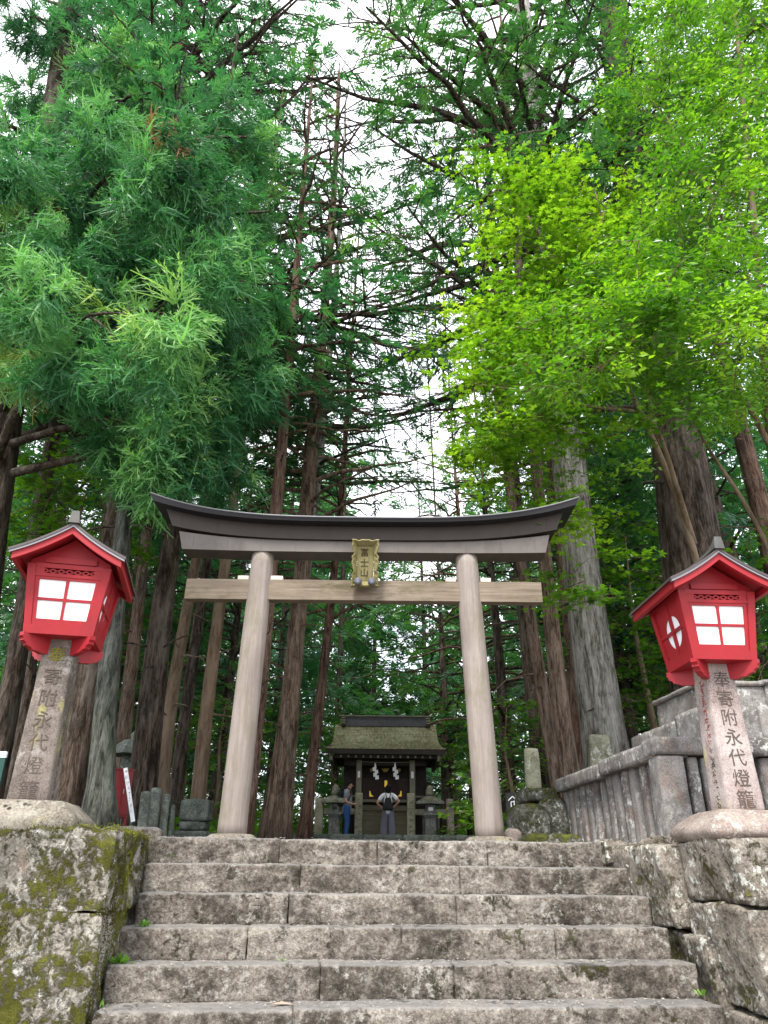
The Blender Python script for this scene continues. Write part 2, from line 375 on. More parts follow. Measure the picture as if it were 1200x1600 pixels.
M['greenp'] = m_plain('dark_green_panel', (.012, .06, .045), .5, 0, .4)
M['soil'] = m_stone('forest_floor', (.075, .06, .042), (.025, .02, .014), (.13, .105, .075), moss=.35, mosscol=(.05, .06, .015), lichen=0, fine=30, bumpd=.03)
M['gravel'] = m_stone('path_stone', (.22, .20, .18), (.08, .072, .065), (.34, .31, .28), lichen=.1, fine=30, bumpd=.02)

BARK = {
    'brown': m_bark('brown_cedar_bark', (.042, .028, .02), (.125, .087, .063), (.22, .16, .122), lich=.12),
    'red': m_bark('reddish_cedar_bark', (.045, .026, .02), (.13, .08, .058), (.21, .14, .108), lich=.08),
    'grey': m_bark('pale_grey_cedar_bark', (.085, .075, .062), (.27, .25, .22), (.45, .43, .40), lich=.55, furrow=1.2, scale=10),
    'dark': m_bark('dark_cedar_bark', (.016, .012, .009), (.058, .043, .033), (.125, .10, .082), lich=.12, furrow=1.4, scale=10),
    'green': m_bark('grey_green_bark', (.022, .024, .02), (.07, .072, .06), (.145, .15, .13), lich=.25, moss=.5),
    'umber': m_bark('umber_cedar_bark', (.03, .021, .015), (.10, .072, .054), (.19, .145, .115), lich=.2, furrow=1.3),
    'smooth': m_bark('smooth_brown_bark', (.10, .07, .045), (.175, .125, .085), (.235, .175, .125), furrow=.35, scale=7),
}
LEAF = {
    'near': m_leaf('blue_green_cedar_needles', [(0, (.024, .10, .044)), (.35, (.06, .21, .08)), (.66, (.20, .42, .15)), (.9, (.36, .50, .15)), (.96, (.36, .42, .12)), (1.0, (.22, .12, .06))], .45, .38, (1.2, 1.4, .7), .35),
    'mid': m_leaf('dark_green_cedar_needles', [(0, (.026, .085, .038)), (.5, (.046, .14, .055)), (.85, (.085, .21, .06)), (1.0, (.15, .27, .07))], .5, .40, (1.5, 1.7, .6), .35),
    'cool': m_leaf('cool_green_cypress_needles', [(0, (.024, .088, .052)), (.5, (.045, .15, .078)), (.85, (.08, .22, .09)), (1.0, (.14, .27, .10))], .5, .40, (1.4, 1.7, .7), .35),
    'maple': m_leaf('fresh_maple_leaves', [(0, (.06, .155, .016)), (.5, (.135, .285, .022)), (.9, (.25, .42, .035)), (1.0, (.31, .47, .05))], .5, .55, (1.35, 1.4, .45)),
    'glossy': m_leaf('glossy_broad_leaves', [(0, (.05, .15, .018)), (.5, (.11, .27, .022)), (.85, (.23, .42, .03)), (1.0, (.32, .49, .045))], .35, .42, (1.35, 1.5, .4), .5),
    'under': m_leaf('understorey_maple_leaves', [(0, (.04, .12, .012)), (.5, (.075, .20, .016)), (.9, (.13, .30, .02)), (1.0, (.17, .35, .03))], .5, .45, (1.4, 1.5, .45)),
    'weed': m_leaf('fresh_weed_leaves', [(0, (.08, .2, .03)), (1.0, (.2, .36, .06))], .5, .35),
}

# ================================================================== SETTING
YAW = R(6.5); SO = np.array([0.08, 7.06, 0.0])
def SL(lx, ly, z): return SO + rotz(YAW) @ np.array([lx, ly, 0]) + np.array([0, 0, z])
def ground_z(y): return np.interp(y, [0, 9.5, 22.5, 28, 60, 150], [-.02, -.02, .45, .45, 1.2, 2.5])

gx = np.concatenate([np.linspace(-150, -10, 15), np.linspace(-9, 9, 37), np.linspace(10, 150, 15)])
gy = np.concatenate([np.linspace(.05, 20, 50), np.linspace(21, 60, 40), np.linspace(65, 160, 12)])
X, Y = np.meshgrid(gx, gy, indexing='ij')
P = np.stack([X, Y, 0 * X], -1) @ rotz(YAW).T + SO
P[..., 2] = ground_z(P[..., 1]) + .04 * vnoise(np.stack([P[..., 0] * .6, P[..., 1] * .6, 0 * X], -1), 3) * np.clip((np.abs(X - 0) - 2.2) / 2, 0, 1)
idx = np.arange(X.size).reshape(X.shape)
q = np.stack([idx[:-1, :-1], idx[1:, :-1], idx[1:, 1:], idx[:-1, 1:]], -1).reshape(-1, 4)
g = MB().add(P.reshape(-1, 3), q).build('ground', M['soil'], smooth=True); g['kind'] = 'structure'
g = MB().add([(-160, -120, -1.84), (160, -120, -1.84), (160, 9, -1.84), (-160, 9, -1.84)], [[0, 1, 2, 3]]).build('lower_ground', M['gravel']); g['kind'] = 'structure'
mb = MB(); ys = np.linspace(.3, 17, 30); V = []
for y in ys:
    for x in (-1.6, 1.6):
        p = SL(x, y, 0); p[2] = ground_z(p[1]) + .012; V.append(p)
mb.add(V, [[2 * i, 2 * i + 1, 2 * i + 3, 2 * i + 2] for i in range(len(ys) - 1)])
g = mb.build('path', M['gravel']); g['kind'] = 'structure'

# ------------------------------------------------------------------ stone stairs
st = thing('stone_stairs', 'wide flight of worn grey stone steps rising to the gate', 'stairs', SO, YAW)
rs = random.Random(3)
for k in range(10):
    mb = MB(); x = -2.0 - (rs.random() * .05)
    xe = 2.02 + .03 * rs.random()
    if k == 0: xe = 2.0
    x = x + (0.02 if k else .0)
    while x < xe - .05:
        w = rs.uniform(.8, 1.5)
        if xe - x - w < .45: w = xe - x
        zt = -.203 * k + rs.uniform(-.004, .004); fr = -.3 * k + rs.uniform(-.006, .006)
        stone(mb, (x + .0012, fr, -.203 * k - .215), (x + w - .0012, -.3 * k + .40, zt), res=.02 if k < 7 else .08, rad=.010, amp=.008, freq=23, seed=k * 9, big=.012, front=.022)
        x += w
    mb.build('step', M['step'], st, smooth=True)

# small pale litter lying on the treads
mb = MB()
for k in range(0, 7):
    N = 60 + 16 * k
    for i in range(N):
        lx = rs.uniform(-1.95, 2.0); ly = -.3 * k + (rs.uniform(.1, .285) if rs.random() < .75 else rs.uniform(.0, .1)); r = rs.uniform(.003, .008)
        c = np.array([lx, ly, -.203 * k + .008]); a = rs.random() * 6
        v = np.array([(r, 0, 0), (0, r, .002), (-r, 0, 0), (0, -r, .002), (0, 0, r * .7)]) @ rotz(a).T + c
        mb.add(v, [[0, 1, 4], [1, 2, 4], [2, 3, 4], [3, 0, 4]])
rs2 = random.Random(17)
for i in range(46):
    k = rs2.randrange(0, 7); c = np.array([rs2.uniform(-1.95, 1.98), -.3 * k + rs2.uniform(.12, .28), -.203 * k + .007]); r = rs2.uniform(.012, .026); a = rs2.random() * 6.28
    mb.add(np.array([(-r, 0, 0), (0, -r * .4, .003), (r, 0, .001), (0, r * .4, .005)]) @ rotz(a).T + c, [[0, 1, 2, 3]], 1.0)
o = mb.build('litter', m_plain('pale_fallen_petals', (.38, .34, .30), .9, 0, .1, .3, 60)); o.location = SO; o.rotation_euler = (0, 0, YAW); setp(o, 'scatter of pale fallen petals and grit along the stair treads', 'litter', kind='stuff')

# ------------------------------------------------------------------ retaining walls beside the stairs
def batter(k0, k1):
    def w(V):
        V = V.copy(); V[:, 1] += k0 * V[:, 2]; V[:, 0] += k1 * V[:, 2]; return V
    return w
MOSSV = []
wl_ = thing('retaining_wall', 'mossy boulder wall left of the stairs carrying a red lantern', 'wall', SO, YAW)
for i, (a, b, amp, big) in enumerate([((-3.02, -1.42, -.505), (-2.03, -.25, -.004), .014, .03), ((-3.12, -1.43, -1.95), (-2.05, -.6, -.471), .014, .03),
                                ((-4.6, -1.44, -.66), (-3.01, -.2, .002), .014, .03), ((-4.7, -1.44, -1.95), (-3.14, -.3, -.64), .014, .03),
                                ((-7.5, -1.4, -1.95), (-4.64, .1, 0.0), .014, .03), ((-4.6, -.19, -1.2), (-2.07, .3, -.03), .012, .02), ((-2.6, -.55, -1.9), (-2.06, .3, -.4), .012, .02)]):
    mb = MB(); stone(mb, a, b, .026 if i < 4 else .09, .010, amp * 1.5, 11, 30, big, batter(.05, -.03)); mb.build('stone_block', M['wall_l'], wl_, smooth=True); MOSSV.append((np.concatenate(mb.V), i))
mb = MB(); stone(mb, (-2.42, .0, -.25), (-1.97, .42, .075), .03, .05, .012, 9, 44, .02)
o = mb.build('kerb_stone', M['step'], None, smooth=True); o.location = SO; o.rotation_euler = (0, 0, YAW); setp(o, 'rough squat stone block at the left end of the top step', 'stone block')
wr_ = thing('retaining_wall', 'cracked lichen spotted boulder wall right of the stairs below a red lantern', 'wall', SO, YAW)
for i, (a, b, amp, big) in enumerate([((2.16, -1.74, -.41), (4.4, -.9, -.005), .014, .03), ((2.10, -1.76, -1.06), (4.4, -.9, -.43), .016, .04), ((2.08, -1.76, -1.95), (4.4, -.8, -1.08), .014, .04),
                                ((2.00, -.93, -.62), (2.9, -.08, -.03), .014, .03), ((2.03, -1.2, -1.9), (2.9, -.08, -.64), .016, .03),
                                ((4.42, -1.7, -1.95), (8, .3, 0.0), .014, .03), ((1.97, -.35, -.9), (2.6, .45, -.05), .012, .02), ((2.5, -.85, -1.5), (4.38, .4, -.02), .012, .02)]):
    mb = MB(); stone(mb, a, b, .028 if i < 5 else .09, .022, amp * 1.1, 10, 60 + i, big * .6, batter(.03, -.13)); mb.build('stone_block', M['wall_r'], wr_, smooth=True)
for nm, lo, hi, sd, lab in (('broken_stone', (1.90, -.12, -.2), (2.16, .22, .035), 5, 'small broken stone at the right end of the top step'),
                            ('broken_stone', (2.10, -.42, -.12), (2.5, -.05, .03), 8, 'flat pale rock fragment lying against the right boulder wall')):
    mb = MB(); stone(mb, lo, hi, .025, .05, .02, 11, sd, .03); o = mb.build(nm, M['wall_r'], None, smooth=True); o.location = SO; o.rotation_euler = (0, 0, YAW); setp(o, lab, 'rock')

# weeds growing from the joints
def weed(p, h, n, lab, name='weed', leafw=.28):
    mb = MB(); rr = random.Random(int(p[0] * 1000))
    for i in range(n):
        a = rr.random() * 6.28; l = h * rr.uniform(.5, 1.1); tilt = rr.uniform(.2, 1.1)
        d = np.array([cos(a) * sin(tilt), sin(a) * sin(tilt), cos(tilt)]); s_ = np.array([-sin(a), cos(a), 0]) * l * leafw * .5
        b0 = np.asarray(p) + np.array([rr.gauss(0, h * .25), rr.gauss(0, h * .15), 0]); 
        mb.add([b0, b0 + d * l * .55 + s_, b0 + d * l + np.array([0, 0, -.15 * l]), b0 + d * l * .55 - s_], [[0, 1, 2, 3]], rr.random())
    o = mb.build(name, LEAF['weed'], None, tint=True, off=p); o.location = p; setp(o, lab, 'weed')
for x, y, Yw, h, n, lab in ((228, 1338, 6.85, .07, 9, 'small green weed sprouting beside the top step'), (264, 1340, 6.78, .04, 5, 'tiny seedling in the face of the top step'),
                       (222, 1450, 6.05, .07, 26, 'low green weeds in the gap between wall and third step'), (188, 1508, 5.75, .10, 34, 'bushy weed tuft at the left end of the fifth step'),
                       (160, 1575, 5.4, .07, 4, 'single upright leaf at the left end of the lowest tread'), (441, 1502, 5.93, .03, 14, 'small patch of weed on the fifth tread'),
                       (1098, 1556, 5.72, .06, 9, 'small weed at the right end of the lowest tread'), (192, 1388, 6.2, .06, 10, 'weed rooted in the mossy side of the left wall')):
    weed(at(x, y, Yw), h, n, lab)
mb = MB(); p = at(362, 1577, 5.52); p[2] = -1.0
pz = SL(-.86, -1.38, -1.005); mb.add([pz + (-.07, 0, 0), pz + (0, -.03, .006), pz + (.08, 0, .0), pz + (0, .03, .012)], [[0, 1, 2, 3]])
o = mb.build('fallen_leaf', m_plain('dry_leaf', (.33, .22, .17), .8), None, off=pz); o.location = pz; setp(o, 'dry brown fallen leaf lying on the lowest stair tread', 'leaf')

# ------------------------------------------------------------------ torii gate
TO = np.array([-.225, 8.6, 0.0])
tg = thing('torii_gate', 'wooden torii gate with pale round pillars and dark copper lintel', 'torii gate', TO, 0)
def tor(v): return np.asarray(v, float) - TO
for (xb, xt) in ((-1.594, -1.515), (1.172, 1.04)):
    mb = MB(); zs = np.linspace(.05, 3.32, 26)
    Pp = np.stack([lerp(xb, xt, (zs - .08) / 3.2), 8.6 + 0 * zs, zs], -1) - TO
    nz = lambda i, th: 1 + .012 * vnoise(np.stack(np.broadcast_arrays(np.cos(th)[None] * 3, np.sin(th)[None] * 3, zs[:, None] * .6), -1), 4)
    mb.tube(Pp, np.interp(zs, [.05, .3, 3.3], [.160, .154, .139]), 40, True, nz)
    mb.build('pillar', M['torii'], tg, smooth=True)
    mb = MB(); mb.lathe([(.0, -.1), (.27, -.1), (.275, .0), (.262, .055), (.22, .082), (.16, .088)], 36, tor((xb, 8.6, 0)))
    mb.build('base_stone', M['base'], tg, smooth=True)
def bar(mb, lo, hi, res=.12, amp=.004, seed=0): stone(mb, tor(lo), tor(hi), res, .008, amp, 4, seed)
mb = MB(); bar(mb, (-2.42, 8.53, 2.700), (1.945, 8.67, 2.962), .08, .004, 2); mb.build('tie_beam', M['nuki'], tg)
for x0, x1, z in ((-1.80, -1.66, 2.963), (-1.40, -1.24, 2.963), (.77, .90, 2.963), (1.2, 1.33, 2.963)):
    mb = MB(); bar(mb, (x0, 8.55, z), (x1, 8.65, z + .055), .1, .001, 1); mb.build('wedge', M['wedge'], tg)
CX = -.245
def loft(mb, half_t, half_b, zb, zt, yh_b, yh_t, rise_b, rise_t, peak=0.0, n=48, pw=3.3):
    t = np.linspace(-1, 1, n); rows = []
    for q in t:
        r = abs(q) ** pw
        xb = CX + q * half_b; xt = CX + q * half_t
        ring = [(xb, 8.6 - yh_b, zb + rise_b * r), (xt, 8.6 - yh_t, zt + rise_t * r), (xt, 8.6, zt + rise_t * r + peak), (xt, 8.6 + yh_t, zt + rise_t * r), (xb, 8.6 + yh_b, zb + rise_b * r)]
        rows.append(ring)
    V = np.array(rows).reshape(-1, 3) - TO; m = 5
    F = [[i * m + j, i * m + (j + 1) % m, (i + 1) * m + (j + 1) % m, (i + 1) * m + j] for i in range(n - 1) for j in range(m)]
    mb.add(V, F + [[0, 4, 3, 2, 1], [(n - 1) * m + j for j in range(m)]])
mb = MB(); loft(mb, 2.325, 2.26, 3.300, 3.446, .15, .15, .02, .115, 0)
for q in np.linspace(-.93, .93, 11): mb.box(tor((CX + q * 2.29, 8.4485, 3.373 + .065 * abs(q) ** 3.3)), (.005, .006, .14))
lin = mb.build('lower_lintel', M['copper'], tg)
mb = MB(); loft(mb, 2.53, 2.41, 3.449, 3.625, .19, .20, .17, .26, 0)
for q in np.linspace(-.93, .93, 11): mb.box(tor((CX + q * 2.47, 8.404, 3.54 + .215 * abs(q) ** 3.3)), (.006, .006, .165), rotx(R(3)))
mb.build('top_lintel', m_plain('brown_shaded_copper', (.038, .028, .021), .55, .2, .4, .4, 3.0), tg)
mb = MB(); loft(mb, 2.69, 2.65, 3.628, 3.672, .345, .365, .265, .315, .13)
ra = mb.build('roof_cap', M['copper_d'], tg)
mb = MB()     # bright folded rim along the front and back edge
t = np.linspace(-1, 1, 60); r = np.abs(t) ** 3.3
for sg in (-1, 1):
    mb = MB(); mb.tube(np.stack([CX + t * 2.69, np.full(60, 8.6 + sg * .367), 3.676 + .315 * r], -1) - TO, .009, 6)
    mb.build('rim', M['copper_e'], ra)


# ------------------------------------------------------------------ writing
def text(s, size, mat, parent, loc, rot, ext=.0015, name='inscription', sx=1.0, bold=0.0):
    cu = bpy.data.curves.new(name, 'FONT'); cu.body = s; cu.size = size; cu.align_x = 'CENTER'; cu.align_y = 'CENTER'; cu.extrude = ext; cu.offset = bold
    cu.resolution_u = 3
    t = bpy.data.objects.new('tmp_text', cu); COL.objects.link(t)
    me = bpy.data.meshes.new_from_object(t.evaluated_get(bpy.context.evaluated_depsgraph_get()))
    bpy.data.objects.remove(t); bpy.data.curves.remove(cu)
    me.materials.clear(); me.materials.append(mat)
    o = bpy.data.objects.new(name, me); COL.objects.link(o); o.parent = parent; o.location = loc; o.rotation_euler = rot; o.scale = (sx, 1, 1); return o
def column_text(chars, size, zs, mats, parent, xy, rot, name='inscription', sx=1.0, bold=0.004, ext=.0015):
    """one mesh holding a vertical line of characters"""
    obs = [text(c, size, mats if not isinstance(mats, list) else mats[i], parent, (xy(z)[0], xy(z)[1], z), rot, ext, name, sx, bold) for i, (c, z) in enumerate(zip(chars, zs))]
    return obs
def strokes(mb, c, w, h, rr, depth, U, V, N, n=6):
    """worn, unreadable little carved strokes"""
    for i in range(n):
        a = rr.choice([0, 0, pi / 2, .5, -.6, 1.1]); l = rr.uniform(.3, .8); t = rr.uniform(.05, .09)
        cx, cy = rr.uniform(-.35, .35) * w, rr.uniform(-.4, .4) * h
        du = np.array([cos(a), sin(a)]) * l * .5 * min(w, h); dn = np.array([-sin(a), cos(a)]) * t * .5 * w
        pts = [(-du - dn), (du - dn), (du + dn), (-du + dn)]
        v = [np.asarray(c) + U * (cx + p[0]) + V * (cy + p[1]) + N * depth for p in pts]; v2 = [q - N * .004 for q in v]
        mb.add(v2 + v, BOXF)

# ------------------------------------------------------------------ name plaque
po = np.array([-.222, 8.37, 3.115])
pl = thing('name_plaque', 'mossy wooden name plaque hanging at the middle of the torii', 'plaque', po, R(1)); pl.scale = (.88, 1, .88)
tilt = R(13)
def PM(v): return np.asarray(v) @ rotx(tilt).T
mb = MB(); stone(mb, (-.115, -.01, -.24), (.115, .02, .24), .05, .004, .001, 6, 1, M=PM); mb.build('panel', M['plaque'], pl)
mb = MB()
def outline(hw, hh):
    pts = []
    for sg, seq in ((1, 1), (-1, -1)):
        pts += []
    N = 17
    R_ = [(hw - (.012 if i % 2 else 0) - (.022 if i in (5, 6, 11, 12) else 0), -hh + 2 * hh * i / (N - 1)) for i in range(N)]
    T_ = [(hw - 2 * hw * i / 8, hh - (.014 if i in (2, 6) else 0) - (.0 if i % 2 else .004)) for i in range(1, 8)]
    B_ = [(-hw + 2 * hw * i / 8, -hh + (.014 if i in (2, 6) else 0)) for i in range(1, 8)]
    return R_ + T_ + [(-a, b) for a, b in R_[::-1]] + B_
ou = outline(.19, .325); n = len(ou)
inn = [(np.clip(a, -.118, .118), np.clip(b, -.245, .245)) for a, b in ou]
V = [(a, -.075, b) for a, b in ou] + [(a, -.02, b) for a, b in inn] + [(a, .03, b) for a, b in ou] + [(a, .03, b) for a, b in inn] + [(a * .93, -.085, b * .955) for a, b in ou]
F = []
for i in range(n):
    j = (i + 1) % n
    F += [[4 * n + i, 4 * n + j, n + j, n + i], [i, j, 4 * n + j, 4 * n + i], [2 * n + i, 2 * n + j, j, i], [2 * n + i, 3 * n + i, 3 * n + j, 2 * n + j], [n + i, n + j, 3 * n + j, 3 * n + i]]
mb.add(PM(V), F); mb.build('frame', M['plaque'], pl)
for sx_ in (-1, 1):
    mb = MB(); mb.lathe([(.0, 0), (.052, 0), (.056, .02), (.05, .045), (.03, .052), (.0, .053)], 18)
    mb.V = [PM(v @ rotx(pi / 2).T + np.array((sx_ * .095, -.075, -.262))) for v in mb.V]
    mb.build('boss', m_plain('blue_grey_boss', (.10, .105, .125), .6, .2, .4, .4, 40), pl, smooth=True)
mb = MB(); V = PM([(-.02, .02, -.2), (.02, .02, -.2), (.02, .16, -.2), (-.02, .16, -.2), (-.02, .02, .2), (.02, .02, .2), (.02, .3, .26), (-.02, .3, .26)]); mb.add(V, BOXF); mb.build('hanger', M['plaque'], pl)
for c, z in zip('冨士山', (.145, .0, -.135)):
    p = PM([(-.012, -.0135, z)])[0]; text(c, .12, M['ink'], pl, p, (pi / 2 + tilt, 0, 0), .001, bold=.001)

# ------------------------------------------------------------------ red lanterns on stone posts
def lantern(name, label, loc, rz, mpost, mbase, round_base, textmat, sidered, seed, posttop=1.42, body_rz=0.0):
    t = thing(name, label, 'lantern', loc, rz)
    rr = random.Random(seed)
    mb = MB()
    if round_base:
        stone(mb, (-.43, -.42, -.02), (.43, .42, .205), .04, .12, .004, 6, seed, .008, lambda V: np.stack([V[:, 0] * (1 - .38 * np.clip((V[:, 2] - .04) / .16, 0, 1) ** 1.4), V[:, 1] * (1 - .38 * np.clip((V[:, 2] - .04) / .16, 0, 1) ** 1.4), V[:, 2]], -1))
    else:
        stone(mb, (-.42, -.40, -.02), (.42, .40, .2), .035, .012, .003, 8, seed, .004, lambda V: np.stack([V[:, 0] * (1 - .30 * np.clip((V[:, 2] - .075) / .12, 0, 1)), V[:, 1] * (1 - .30 * np.clip((V[:, 2] - .075) / .12, 0, 1)), V[:, 2]], -1))
    mb.build('base', mbase, t, smooth=True)
    # post
    zb, zt = .185, posttop + .03; hb, ht = .148, .117
    def hw(z): return lerp(hb, ht, (z - zb) / (zt - zb))
    mb = MB(); stone(mb, (-1, -1, zb), (1, 1, zt), .06, .012, .0, 1, seed, 0)
    mb = MB()
    def wp(V): s_ = hw(V[:, 2]) / hb; return np.stack([V[:, 0] * s_, V[:, 1] * s_, V[:, 2]], -1)
    stone(mb, (-hb, -hb, zb), (hb, hb, zt), .03, .022, .0025, 10, seed, .003, wp)
    post = mb.build('post', mpost, t, smooth=True)
    chars = '奉寄附永代燈籠'; zs = np.linspace(zt - .17, zb + .085, 7)
    slope = math.atan2(hb - ht, zt - zb)
    for i, (c, z) in enumerate(zip(chars, zs)):
        text(c, .138, textmat[0] if i == 0 else textmat[1], post, (0, -hw(z) - .0018, z), (pi / 2 - slope, 0, 0), .002, 'inscription', 1.05, -.0006)
    for side in (1, -1):
        for red in ((True, False) if sidered else (False,)):
            mb = MB()
            zz = np.arange(zb + .06, zt - .15, .058)
            for i, z in enumerate(zz):
                up = i > len(zz) * .42
                if sidered and up != red: continue
                if not sidered and i > len(zz) * .5: continue
                strokes(mb, (side * (hw(z) + .0022), -.01 + rr.uniform(-.006, .006), z), .07, .052, rr, .0, np.array([0, 1.0, 0]), np.array([0, 0, 1.0]), np.array([side, 0, 0]), 7)
            mb.build('inscription', M['inkr'] if red else textmat[1], post)
    # lantern box
    z0 = posttop; box = bpy.data.objects.new('lantern_box', None)
    H0, H1, ZA, ZB = .256, .312, z0 + .0725, z0 + .56
    RM = rotz(body_rz)
    def hv(v): return lerp(H0, H1, v)
    def pt(u, v, w, k):
        h = hv(v); p = np.array([u * h, -(h + w), lerp(ZA, ZB, v)]); return RM @ (rotz(k * pi / 2) @ p)
    def slab(mb, u0, u1, v0, v1, w0, w1, k):
        mb.add([pt(u0, v0, w1, k), pt(u1, v0, w1, k), pt(u1, v0, w0, k), pt(u0, v0, w0, k), pt(u0, v1, w1, k), pt(u1, v1, w1, k), pt(u1, v1, w0, k), pt(u0, v1, w0, k)], BOXF)
    body = MB()
    body.add(np.array([(-.262, -.262, z0), (.262, -.262, z0), (.262, .262, z0), (-.262, .262, z0), (-.27, -.27, z0 + .072), (.27, -.27, z0 + .072), (.27, .27, z0 + .072), (-.27, .27, z0 + .072)]) @ RM.T, BOXF)
    for k in range(4):
        # corner post, rails
        slab(body, .84, 1.045, 0, 1.0, -.04, .012, k); slab(body, -1.045, -.84, 0, 1.0, -.04, .0125, k)
        slab(body, -.84, .84, 0, .06, -.03, .004, k); slab(body, -.84, .84, .945, 1.02, -.03, .006, k)
    panes = []
    for k in range(4):
        if k % 2 == 0:
            slab(body, -.84, .84, .80, .855, -.03, .008, k)
            slab(body, -.84, -.73, .06, .80, -.03, .002, k); slab(body, .73, .84, .06, .80, -.03, .002, k)
            slab(body, -.73, .73, .755, .80, -.03, .002, k); slab(body, -.73, .73, .06, .10, -.03, .002, k)
            slab(body, -.04, .04, .10, .755, -.03, .0, k); slab(body, -.73, -.04, .405, .45, -.03, -.001, k); slab(body, .04, .73, .405, .45, -.03, -.001, k)
            mbp = MB(); slab(mbp, -.73, .73, .10, .755, -.034, -.012, k); panes.append(mbp)
            # lattice band
            slab(body, -.84, -.62, .855, .945, -.03, .003, k); slab(body, .62, .84, .855, .945, -.03, .003, k)
            for i in range(6):
                u = lerp(-.62, .62, i / 6); u2 = lerp(-.62, .62, (i + 1) / 6); a, b = ((.868, .932) if i % 2 else (.932, .868))
                for aa, bb in ((a, b), (b, a)) if i in (2, 3) else ((a, b), (b, a)):
                    q = .012
                    body.add([pt(u, aa - q, -.004, k), pt(u2, bb - q, -.004, k), pt(u2, bb - q, -.02, k), pt(u, aa - q, -.02, k), pt(u, aa + q, -.004, k), pt(u2, bb + q, -.004, k), pt(u2, bb + q, -.02, k), pt(u, aa + q, -.02, k)], BOXF)
        else:
            # board with a round window: ring of quads between circle and rectangle
            N = 48; u0, u1, v0, v1 = -.84, .84, .06, .945; cu_, cv_, ru, rv = 0, .45, .53, .285
            ins, outp = [], []
            for i in range(N):
                a = 2 * pi * i / N; ins.append((cu_ + ru * cos(a), cv_ + rv * sin(a)))
                s_ = min(abs((u1 if cos(a) > 0 else u0) - cu_) / max(1e-6, abs(cos(a))), abs((v1 if sin(a) > 0 else v0) - cv_) / max(1e-6, abs(sin(a))))
                outp.append((cu_ + s_ * cos(a), cv_ + s_ * sin(a)))
            V = [pt(a, b, -.008, k) for a, b in outp] + [pt(a, b, -.008, k) for a, b in ins] + [pt(a, b, -.022, k) for a, b in ins]
            body.add(V, [[i, (i + 1) % N, N + (i + 1) % N, N + i] for i in range(N)] + [[N + i, N + (i + 1) % N, 2 * N + (i + 1) % N, 2 * N + i] for i in range(N)])
            slab(body, -.05, .05, .06, .945, -.024, .003, k); slab(body, -.84, -.05, .43, .475, -.024, .004, k); slab(body, .05, .84, .43, .475, -.024, .004, k)
            mbp = MB(); mbp.add([pt(a, b, -.021, k) for a, b in ins], [list(range(N))]); panes.append(mbp)
    # gables
    ZR = z0 + .835; ov = .445
    def rz_(s): return ZR - .78 * s + .40 * s * s
    for sg in (-1, 1):
        y = sg * (H1 - .03); ss = np.linspace(-.31, .31, 9)
        poly = [(-.31, ZB - .01), (.31, ZB - .01)] + [(s, rz_(abs(s)) - .03) for s in ss[::-1]]
        body.prism(poly, y - .012, y + .012, lambda v: np.stack([v[:, 0], v[:, 2], v[:, 1]], -1) @ RM.T)
        body.add(np.array([(-.2, y + sg * .015, ZB + .02), (.2, y + sg * .015, ZB + .02), (.2, y + sg * .03, ZB + .02), (-.2, y + sg * .03, ZB + .02), (-.2, y + sg * .015, ZB + .07), (.2, y + sg * .015, ZB + .07), (.2, y + sg * .03, ZB + .07), (-.2, y + sg * .03, ZB + .07)]) @ RM.T, BOXF)
    # inner lining is a black box added as painted darkness behind the lattice
    bx = body.build('lantern_box', M['red'], t)
    mb = MB(); hi_ = .215
    mb.span((-hi_, -hi_, ZA + .01), (hi_, hi_, ZB + .06)); mb.V = [v @ RM.T for v in mb.V]; mb.build('shade_filler', M['dkmetal'], bx)
    for mbp in panes: mbp.build('window_pane', M['paper'], bx)
    # brackets under the four corners
    arc = []
    for i in range(15):
        a = i / 14 * pi / 2; rj = 1 + (.035 if i % 3 == 1 else -.02)
        arc.append((.145 + .235 * cos(a) ** .8 * rj, z0 - .02 - .108 * sin(a) ** 1.2 * rj))
    poly = [(.12, z0 + .005), (.378, z0 + .005)] + arc + [(.12, z0 - .13)]
    for k in range(4):
        mb = MB(); A = RM @ rotz(pi / 4 + k * pi / 2)
        mb.prism(poly[::-1], -.026, .026, lambda v: np.stack([v[:, 0], v[:, 2], v[:, 1]], -1) @ A.T); mb.build('bracket', M['red'], t)
    # roof
    rf = MB(); n = 11; ss = np.linspace(-ov, ov, 2 * n + 1)
    def sheet(mb, y0, y1, ztop, thick, s0=-ov, s1=ov, n=23):
        ss = np.linspace(s0, s1, n); V = []
        for y in (y0, y1):
            for dz in (0, -thick):
                V += [(s, y, rz_(abs(s)) + ztop + dz) for s in ss]
        m = n; F = []
        for i in range(n - 1):
            F += [[i, i + 1, 2 * m + i + 1, 2 * m + i], [m + i, 3 * m + i, 3 * m + i + 1, m + i + 1], [i, m + i, m + i + 1, i + 1], [2 * m + i, 2 * m + i + 1, 3 * m + i + 1, 3 * m + i]]
        F += [[0, 2 * m, 3 * m, m], [m - 1, 2 * m - 1, 4 * m - 1, 3 * m - 1]]
        mb.add(np.array(V) @ RM.T, F)
    sheet(rf, -.50, .50, .045, .022)
    roof = rf.build('roof', M['roofdk'], t)
    for ya, yb in ((-.494, -.46), (.46, .494)):
        mb = MB(); sheet(mb, ya, yb, .022, .018, -ov + .008, ov - .008); mb.build('rim', M['rim'], roof)
    for ya, yb in ((-.478, -.44), (.44, .478)):
        mb = MB(); sheet(mb, ya, yb, .003, .056, -ov + .03, ov - .03); mb.build('barge_board', M['red'], roof)
    mb = MB(); sheet(mb, -.438, .438, .021, .02, -ov + .02, ov - .02)
